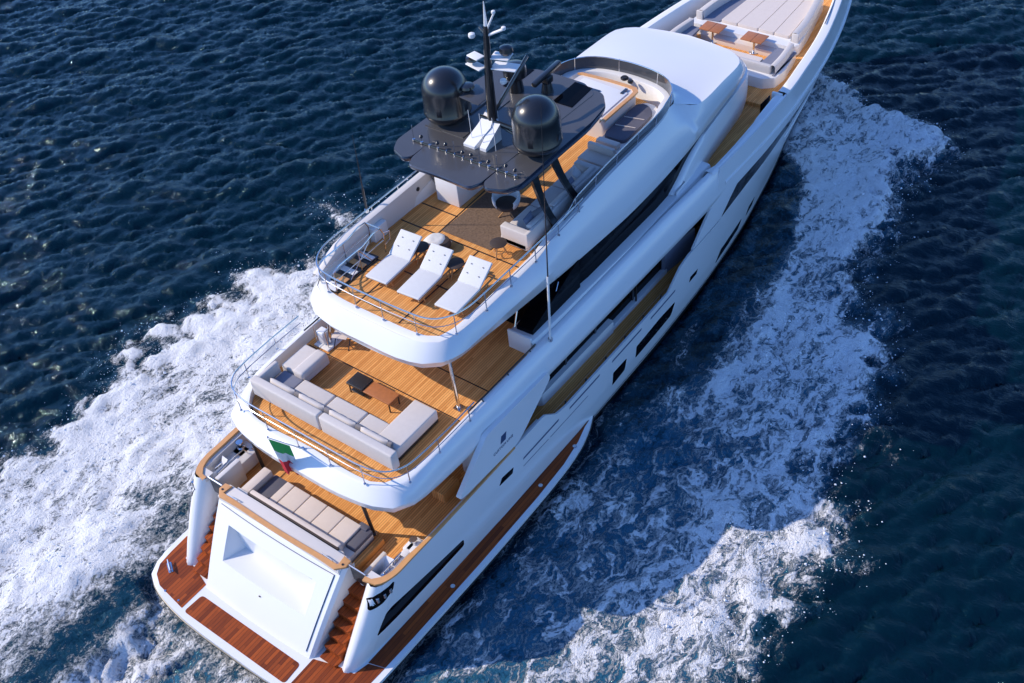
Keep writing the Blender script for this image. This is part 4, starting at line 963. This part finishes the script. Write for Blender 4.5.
# coffee table
t = thing('coffee_table', 'low coffee table, half black tray and half teak slats, inside the U-shaped sofa', 'coffee table', (6.95, -.2, 4.607))
part('teak_top', (0, -.3, .37), (.48, 1.02, .05), 'teakt', .01); part('black_tray', (0, .52, .40), (.52, .62, .07), 'dark', .01)
for x in (-.2, .2):
    for y in (-.76, .78):
        part('leg', (x, y, .18), (.035, .035, .36), 'dark', .004)
part('shelf', (0, .5, .12), (.44, .5, .03), 'dark', .01)
# director's chair and white drinks stand at the port side of the upper deck
t = thing('folding_chair', 'folding deck chair with crossed dark legs half under the top deck overhang', 'chair', (8.15, 2.15, 4.607), R(200))
for y in (-.24, .24):
    bb = B(); bb.tube([(-.25, y, 0), (.22, y, .45)], .016, 'dark', seg=6); bb.done('leg', t); bb = B(); bb.tube([(.25, y, 0), (-.22, y, .45), (-.3, y, .85)], .016, 'dark', seg=6); bb.done('leg', t)
part('seat', (0, 0, .45), (.46, .5, .03), 'cushw', .01); part('backrest', (-.29, 0, .74), (.03, .5, .22), 'cushw', .01)
t = thing('drinks_stand', 'small white stand with chrome frame beside the port bulwark', 'stand', (7.95, 2.62, 4.607))
part('base', (0, 0, .03), (.66, .62, .05), 'soft', .02); part('body', (-.05, .1, .28), (.28, .3, .5), 'white', .05)
bb = B(); bb.tube([(-.2, -.2, .05), (-.2, -.2, .7), (.2, -.2, .7), (.2, -.2, .05)], .016, 'steel', seg=8); bb.done('frame', t)
bb = B(); bb.tube([(-.22, .26, .05), (-.22, .26, .75), (.18, .26, .75)], .014, 'steel', seg=8); bb.done('frame', t)
# ---- main deck dining
t = thing('dining_table', 'teak dining table mostly hidden under the upper deck overhang', 'table', (6.5, .2, 2.11))
part('table_top', (0, 0, .74), (1.1, 2.6, .05), 'teakt', .02); part('pedestal', (0, .7, .36), (.3, .3, .7), 'white', .04); part('pedestal', (0, -.7, .36), (.3, .3, .7), 'white', .04)
ch = thing('dining_chair', 'dining chair with crossed legs at the port side of the aft dining table', 'chair', (5.45, .85, 2.11), R(185), 'dining chairs on the main deck'); t = ch
for y in (-.24, .24):
    bb = B(); bb.tube([(-.25, y, 0), (.22, y, .45)], .018, 'ltwood', seg=6); bb.done('leg', t); bb = B(); bb.tube([(.25, y, 0), (-.22, y, .45), (-.3, y, .85)], .018, 'ltwood', seg=6); bb.done('leg', t)
part('seat', (0, 0, .45), (.46, .5, .03), 'cush', .01); part('backrest', (-.29, 0, .74), (.03, .5, .22), 'cush', .01)
c2 = copy_tree(ch, None, 'dining chair with crossed legs towards the starboard side of the aft dining table'); c2.location = (5.45, -.35, 2.11)
# ---- ensign
t = thing('ensign', 'green, white and red flag hanging from a raked staff at the upper deck stern', 'flag', (4.3, .12, 4.75))
A = Vector((0, 0, 0)); Cc = Vector((-.78, .25, 1.08))
bb = B(); bb.tube([A, Cc], [.022, .014], 'soft', seg=8); bb.lathe(tuple(Cc), [(0, -.02), (.03, 0), (.03, .03), (0, .05)], 'steel', seg=12); bb.cyl((0, 0, .02), .045, .08, 'steel', seg=12); bb.done('staff', t)
bb = B(); rows = []; N = 30
for i in range(N+1):
    v = i/N; row = []
    for j in range(13):
        u = j/12; p = Cc.lerp(A, .02+u*.60*(1-.12*v))
        fold = .075*v*math.sin(u*11+v*3)+.03*v*math.sin(u*23+1)
        row.append((p.x-.02+.12*v+.5*fold, p.y+fold-.05*v, p.z*(1-.55*v*(1-u)*.3)-1.32*v-.02))
    rows.append(row)
mats_ = None
V = [[bb.bm.verts.new(p) for p in row] for row in rows]
for i in range(N):
    k = bb.mi('green' if i < N*.36 else 'fwhite' if i < N*.62 else 'red')
    for j in range(12): bb.face([V[i][j], V[i][j+1], V[i+1][j+1], V[i+1][j]], k)
bb.done('flag_cloth', t, recalc=False, ang=80)

# ================================================================ SEA
def field(seed, N, L, spec):
    rng = np.random.default_rng(seed); k1 = np.fft.fftfreq(N, L/N)*2*np.pi; kx, ky = np.meshgrid(k1, k1, indexing='ij'); k = np.hypot(kx, ky); k[0, 0] = 1e9
    amp = spec(kx, ky, k); ph = rng.normal(size=(N, N))+1j*rng.normal(size=(N, N)); h = ph*amp
    z = np.real(np.fft.ifft2(h)); dx = np.real(np.fft.ifft2(-1j*kx/k*h)); dy = np.real(np.fft.ifft2(-1j*ky/k*h)); s = z.std(); return z/s, dx/s, dy/s
def sample(f, x, y, L):
    N = f.shape[0]; u = (x/L % 1)*N; v = (y/L % 1)*N; i = u.astype(int) % N; j = v.astype(int) % N; a = u-np.floor(u); c = v-np.floor(v); i2 = (i+1) % N; j2 = (j+1) % N
    return f[i, j]*(1-a)*(1-c)+f[i2, j]*a*(1-c)+f[i, j2]*(1-a)*c+f[i2, j2]*a*c
wd = R(50)
def phil(lp, kc, spread=2, p=3.6):
    def f(kx, ky, k):
        c = np.abs((kx*math.cos(wd)+ky*math.sin(wd))/k)
        return np.sqrt(np.exp(-(2*np.pi/lp/k)**2*1.2)/k**p)*(.12+c**spread)*np.exp(-(k/kc)**2)
    return f
wav = field(3, 512, 61.0, phil(5.0, 22, 2.5)); chop = field(5, 512, 23.0, phil(1.55, 40, 3, 3.3))
fine = field(6, 512, 13.0, phil(.62, 30, 2, 3.0))
turb = field(8, 512, 31.0, lambda kx, ky, k: np.exp(-(2*np.pi/2.2/k)**2)/k**1.9*np.exp(-(k/50)**2)); big = field(9, 256, 47.0, lambda kx, ky, k: np.exp(-(2*np.pi/9/k)**2)/k**2.2*np.exp(-(k/6)**2))
def axis(lo, hi, st, far):
    a = np.arange(lo, hi, st); out = []; d = st; x = hi
    while x < far: out.append(x); d *= 1.25; x += d
    out2 = []; d = st; x = lo-st
    while x > -far: out2.append(x); d *= 1.25; x -= d
    return np.array(out2[::-1]+list(a)+out)
gx = axis(-10, 60, .13, 2500); gy = axis(-22, 48, .13, 2500)
X, Y = np.meshgrid(gx, gy, indexing='ij')
fade = np.clip(1-(np.maximum(np.abs(X-25)-40, np.abs(Y-10)-44))/60, 0, 1)
outP = ([-40, -10, .9, 4.6, 7, 8, 10.7, 12.5, 15, 17.2, 18.1, 20, 23, 28, 31.7, 34, 36, 37.2], [17, 14, 13, 12.3, 12.8, 12.5, 12.2, 12.7, 12, 12.5, 11.2, 9.8, 8.2, 7, 6.5, 4.8, 2.4, .2])
outS = ([-40, -10, 7.3, 8.5, 9.1, 10.5, 11.3, 12, 13.2, 14.2, 15, 17.2, 18.6, 20, 21, 22.4, 23.7, 25.4, 28, 30.3, 31.7, 33.1, 34.5, 35.1, 36.3, 37.2], [20, 15, 12.5, 12.4, 11.7, 12, 11.9, 12.5, 12.4, 11.8, 10.9, 11.2, 10.9, 10.4, 9.8, 9.7, 8.8, 8.3, 7.3, 7.2, 7.5, 7.1, 5.9, 4.5, 2.6, .3])
inS = ([12, 14.7, 16.3, 19.9, 23.3, 25.1, 27.3, 29.2, 31.9, 34], [4.6, 5.2, 5.3, 5.0, 5.0, 4.8, 4.0, 2.6, 0, 0])
bn = sample(big[0], X, Y, 47.0); tn = sample(turb[0], X, Y, 31.0)
oP = np.interp(X, *outP)+.55*bn+.35*tn; oS = np.interp(X, *outS)+.5*bn+.32*tn; iS = np.interp(X, *inS)+.25*bn
ss = lambda a, b_, x: (lambda t: t*t*(3-2*t))(np.clip((x-a)/(b_-a), 0, 1))
HW = np.interp(X, [-.3, 0, 12.6, 12.9, 20, 24, 28, 32, 36, 37], [3.2, 4.3, 4.3, 3.6, 3.45, 3.08, 2.4, 1.42, .28, 0])
ahead = 1-ss(36.0, 37.3, X)
P = Y > 0
dp = np.where(P, oP-Y, oS+Y)            # distance inside the outer edge
ay = np.abs(Y)
edge = ss(-.9, 1.5, dp)*ahead
foamP = edge*(.74+.07*bn)+.10*np.exp(-((dp-1.6)/1.2)**2)*edge
foamP *= 1-.24*ss(2.6, .8, ay-4.2)*ss(8, 2, X)       # darker slope next to the stern
foamS = edge*(.72+.08*bn+.16*ss(20, 27, X))
inn = ss(-.2, .8, -Y-iS)
fwd = ss(12.5, 16.0, X)
lace = (.45+.10*bn+.03*np.clip(-Y-5, 0, 6))*edge
foamS = fwd*foamS*(.02+.98*inn)+(1-fwd)*np.minimum(lace+.08*ss(6.5, 9, -Y)*edge, .78)
foamS += .30*np.exp(-((-Y-(4.15+(18.6-X)*.28))/.22)**2)*ss(14.2, 15.5, X)*(1-ss(18.3, 19.5, X))
foamS += .12*np.exp(-((dp-.9)/.7)**2)*edge
foam = np.where(P, foamP, foamS)
# stern wash
wash = ss(.3, -1.2, X)*(ay < 3.9)*ss(3.9, 3.3, ay)
w2 = (.60+.12*bn+.05*tn)*wash
wall = np.exp(-((ay-4.35)/.5)**2)*ss(1.6, -.6, X)
foam = foam*(1-wash)+w2
foam *= 1-.62*wall
foam += .25*np.exp(-((Y-2.6)/1.1)**2)*wash
foam = np.clip(foam, 0, 1)
aer = np.clip(edge*np.where(P, .30, .20+.55*ss(-.5, 1.2, -Y-iS))+.45*wash, 0, 1)
calm = 1-.75*np.clip(foam*1.4, 0, 1)
z = fade*calm*(0.055*sample(wav[0], X, Y, 61.0)+.053*sample(chop[0], X, Y, 23.0)+.016*sample(fine[0], X, Y, 13.0))
dX = fade*calm*(0.055*sample(wav[1], X, Y, 61.0)+.052*sample(chop[1], X, Y, 23.0)+.016*sample(fine[1], X, Y, 13.0)); dY = fade*calm*(0.055*sample(wav[2], X, Y, 61.0)+.052*sample(chop[2], X, Y, 23.0)+.016*sample(fine[2], X, Y, 13.0))
z += np.clip(foam*1.3, 0, 1)*(.05*tn+.05*bn)
z += .34*np.exp(-((dp-1.0)/1.0)**2)*edge*ss(18, 33, X)+.06*np.exp(-((dp-1.2)/1.2)**2)*edge
z += .45*np.exp(-((ay-6.0)/1.5)**2)*ss(8, -2, X)*edge - .35*wash*ss(3.8, 3.0, ay) + wash*.1*tn
inside = ss(.25, -.25, ay-HW)*ss(-.6, 0, X)*(1-ss(36, 37, X))
z = z*(1-inside)-.25*inside
near = ss(1.2, 0, ay-HW)*ss(-1.5, 0, X)*(1-ss(36, 37, X)); z = np.where(near > 0, np.minimum(z, .22+.5*(1-near)), z)
nx, ny = X.shape; co = np.stack([X+dX, Y+dY, z], -1).reshape(-1, 3).astype(np.float32)
idx = np.arange(nx*ny).reshape(nx, ny); q = np.stack([idx[:-1, :-1], idx[1:, :-1], idx[1:, 1:], idx[:-1, 1:]], -1).reshape(-1, 4)
me = bpy.data.meshes.new('water'); me.vertices.add(len(co)); me.vertices.foreach_set('co', co.ravel()); me.loops.add(q.size); me.loops.foreach_set('vertex_index', q.ravel().astype(np.int32))
me.polygons.add(len(q)); me.polygons.foreach_set('loop_start', np.arange(0, q.size, 4, dtype=np.int32)); me.polygons.foreach_set('loop_total', np.full(len(q), 4, np.int32)); me.polygons.foreach_set('use_smooth', np.ones(len(q), bool)); me.update(calc_edges=True)
lacew = np.where(P, .2, .85)*(1-wash)+.5*wash
for nm, arr in (('foam', foam), ('aer', aer), ('lace', lacew)):
    at = me.attributes.new(nm, 'FLOAT', 'POINT'); at.data.foreach_set('value', arr.ravel().astype(np.float32))
sea = bpy.data.objects.new('water', me); COL.objects.link(sea); sea['kind'] = 'structure'; sea['label'] = 'dark blue rippled sea with the white foam wake of the yacht'

m = bpy.data.materials.new('sea_water'); m.use_nodes = True; nt = m.node_tree; bs = nt.nodes['Principled BSDF']; L_ = nt.links.new
tc = nt.nodes.new('ShaderNodeTexCoord'); OBJ = tc.outputs['Object']
def NZ(scale, detail=6, rough=.55, dist=0, vec=None, typ=None):
    n = nt.nodes.new('ShaderNodeTexNoise'); n.inputs['Scale'].default_value = scale; n.inputs['Detail'].default_value = detail; n.inputs['Roughness'].default_value = rough; n.inputs['Distortion'].default_value = dist
    L_(vec or OBJ, n.inputs['Vector']); return n
def attr(n_): a = nt.nodes.new('ShaderNodeAttribute'); a.attribute_name = n_; return a.outputs['Fac']
fo, ae = attr('foam'), attr('aer')
la = attr('lace')
sm_ = nt.nodes.new('ShaderNodeMapping'); sm_.inputs['Scale'].default_value = (.68, 1.12, 1); L_(OBJ, sm_.inputs[0]); SO = sm_.outputs[0]
wv = nt.nodes.new('ShaderNodeVectorMath'); wv.operation = 'MULTIPLY_ADD'; L_(NZ(.9, 4, .6).outputs['Color'], wv.inputs[0]); wv.inputs[1].default_value = (1.3, 1.3, 0); L_(SO, wv.inputs[2]); WV = wv.outputs[0]
n1 = NZ(1.0, 9, .66, .5, SO); n2 = NZ(5.5, 8, .72, .6, SO); n3 = NZ(17, 4, .7, .3)
f0 = M(nt, 'ADD', M(nt, 'ADD', M(nt, 'MULTIPLY', n1.outputs[0], .32), M(nt, 'MULTIPLY', n2.outputs[0], .40)), M(nt, 'MULTIPLY', n3.outputs[0], .28))
S_ = M(nt, 'MULTIPLY', M(nt, 'SUBTRACT', f0, .5), 18.0)
def ridge(n, k): return M(nt, 'SUBTRACT', 1.0, M(nt, 'MINIMUM', M(nt, 'MULTIPLY', M(nt, 'ABSOLUTE', M(nt, 'SUBTRACT', n.outputs[0], .5)), k), 1.0))
r1, r2, r3 = ridge(NZ(.9, 3, .5, .3, WV), 13), ridge(NZ(2.5, 4, .55, .3, WV), 11), ridge(NZ(7.0, 4, .6, .4, WV), 9)
L0 = M(nt, 'ADD', M(nt, 'ADD', M(nt, 'MULTIPLY', r1, .40), M(nt, 'MULTIPLY', r2, .38)), M(nt, 'MULTIPLY', r3, .30))
L1 = M(nt, 'ADD', M(nt, 'MULTIPLY', M(nt, 'SUBTRACT', L0, .40), 5.2), M(nt, 'MULTIPLY', S_, .35))
V_ = M(nt, 'ADD', M(nt, 'MULTIPLY', S_, M(nt, 'SUBTRACT', 1.0, la)), M(nt, 'MULTIPLY', L1, la))
T_ = M(nt, 'MULTIPLY', M(nt, 'SUBTRACT', .42, fo), 4.8)
v = M(nt, 'SUBTRACT', V_, T_)
mr = nt.nodes.new('ShaderNodeMapRange'); mr.interpolation_type = 'SMOOTHSTEP'; mr.inputs[1].default_value = -.45; L_(M(nt, 'ADD', .95, M(nt, 'MULTIPLY', la, 1.1)), mr.inputs[2]); L_(v, mr.inputs[0])
FM = M(nt, 'MULTIPLY', mr.outputs[0], M(nt, 'MINIMUM', M(nt, 'MULTIPLY', fo, 8), 1.0))
ar = nt.nodes.new('ShaderNodeMapRange'); ar.inputs[1].default_value = -2.6; ar.inputs[2].default_value = .3; L_(v, ar.inputs[0])
AR = M(nt, 'MULTIPLY', ar.outputs[0], ae)
c1 = nt.nodes.new('ShaderNodeMix'); c1.data_type = 'RGBA'; c1.inputs[6].default_value = (.0004, .0095, .0175, 1); c1.inputs[7].default_value = (.050, .22, .36, 1); L_(AR, c1.inputs[0])
c2 = nt.nodes.new('ShaderNodeMix'); c2.data_type = 'RGBA'; L_(c1.outputs[2], c2.inputs[6]); c2.inputs[7].default_value = (.92, .92, .92, 1); L_(FM, c2.inputs[0]); L_(c2.outputs[2], bs.inputs['Base Color'])
rg = nt.nodes.new('ShaderNodeMapRange'); L_(FM, rg.inputs[0]); rg.inputs[3].default_value = .055; rg.inputs[4].default_value = .75; L_(rg.outputs[0], bs.inputs['Roughness']); bs.inputs['IOR'].default_value = 1.33; bs.inputs['Specular Tint'].default_value = (.42, .92, 1, 1)
mp = nt.nodes.new('ShaderNodeMapping'); mp.inputs['Rotation'].default_value = (0, 0, -wd); mp.inputs['Scale'].default_value = (1.0, .38, 1); L_(OBJ, mp.inputs[0])
b1 = NZ(3.6, 6, .65, .3, mp.outputs[0]); b2 = NZ(7, 3, .6, .2, mp.outputs[0])
hgt = M(nt, 'ADD', M(nt, 'MULTIPLY', b1.outputs[0], .065), M(nt, 'MULTIPLY', b2.outputs[0], .010))
fh = M(nt, 'ADD', M(nt, 'MULTIPLY', FM, .05), M(nt, 'MULTIPLY', M(nt, 'MULTIPLY', f0, FM), .26))
ht_ = M(nt, 'ADD', hgt, fh)
bp = nt.nodes.new('ShaderNodeBump'); bp.inputs['Strength'].default_value = 1.0; bp.inputs['Distance'].default_value = 1.0; L_(ht_, bp.inputs['Height']); L_(bp.outputs[0], bs.inputs['Normal'])
me.materials.append(m)

# ---- spray thrown along the edges of the wake: tiny white drops, uncountable
rng = np.random.default_rng(4)
mask = ((edge > .05) & (dp < 1.6) & (X < 37) & (X > -8)) | ((foam > .75) & (X < 36))
mask &= (inside < .01) & (np.abs(X-15) < 26)
ii = np.argwhere(mask); pick = ii[rng.integers(0, len(ii), 14000)]
px, py, pz = X[pick[:, 0], pick[:, 1]], Y[pick[:, 0], pick[:, 1]], z[pick[:, 0], pick[:, 1]]
px = px+rng.normal(0, .12, len(px)); py = py+rng.normal(0, .22, len(px))+np.sign(py)*rng.exponential(.12, len(px)); pz = pz+.02+rng.exponential(.07, len(px))
ok = (np.abs(py) > np.interp(px, [-.3, 12.9, 20, 28, 36], [4.5, 4.5, 3.9, 3.2, 1.4])) | (px < -1)
px, py, pz = px[ok], py[ok], pz[ok]; sz = .007+rng.exponential(.008, len(px))
tet = np.array([(1, 1, 1), (1, -1, -1), (-1, 1, -1), (-1, -1, 1)])*.8; oc = np.array([(1, 0, 0), (-1, 0, 0), (0, 1, 0), (0, -1, 0), (0, 0, 1), (0, 0, -1)])
of = np.array([(0, 2, 4), (2, 1, 4), (1, 3, 4), (3, 0, 4), (2, 0, 5), (1, 2, 5), (3, 1, 5), (0, 3, 5)])
vv_ = (np.stack([px, py, pz], -1)[:, None, :]+oc[None]*sz[:, None, None]).reshape(-1, 3); ff = (of[None]+6*np.arange(len(px))[:, None, None]).reshape(-1, 3)
ms_ = bpy.data.meshes.new('sea_spray'); ms_.from_pydata(vv_.tolist(), [], ff.tolist()); ms_.materials.append(mat('spray_white', (.85, .87, .9), .6)); spr = bpy.data.objects.new('sea_spray', ms_); COL.objects.link(spr); spr['kind'] = 'stuff'; spr['label'] = 'fine white spray along the edges of the wake'
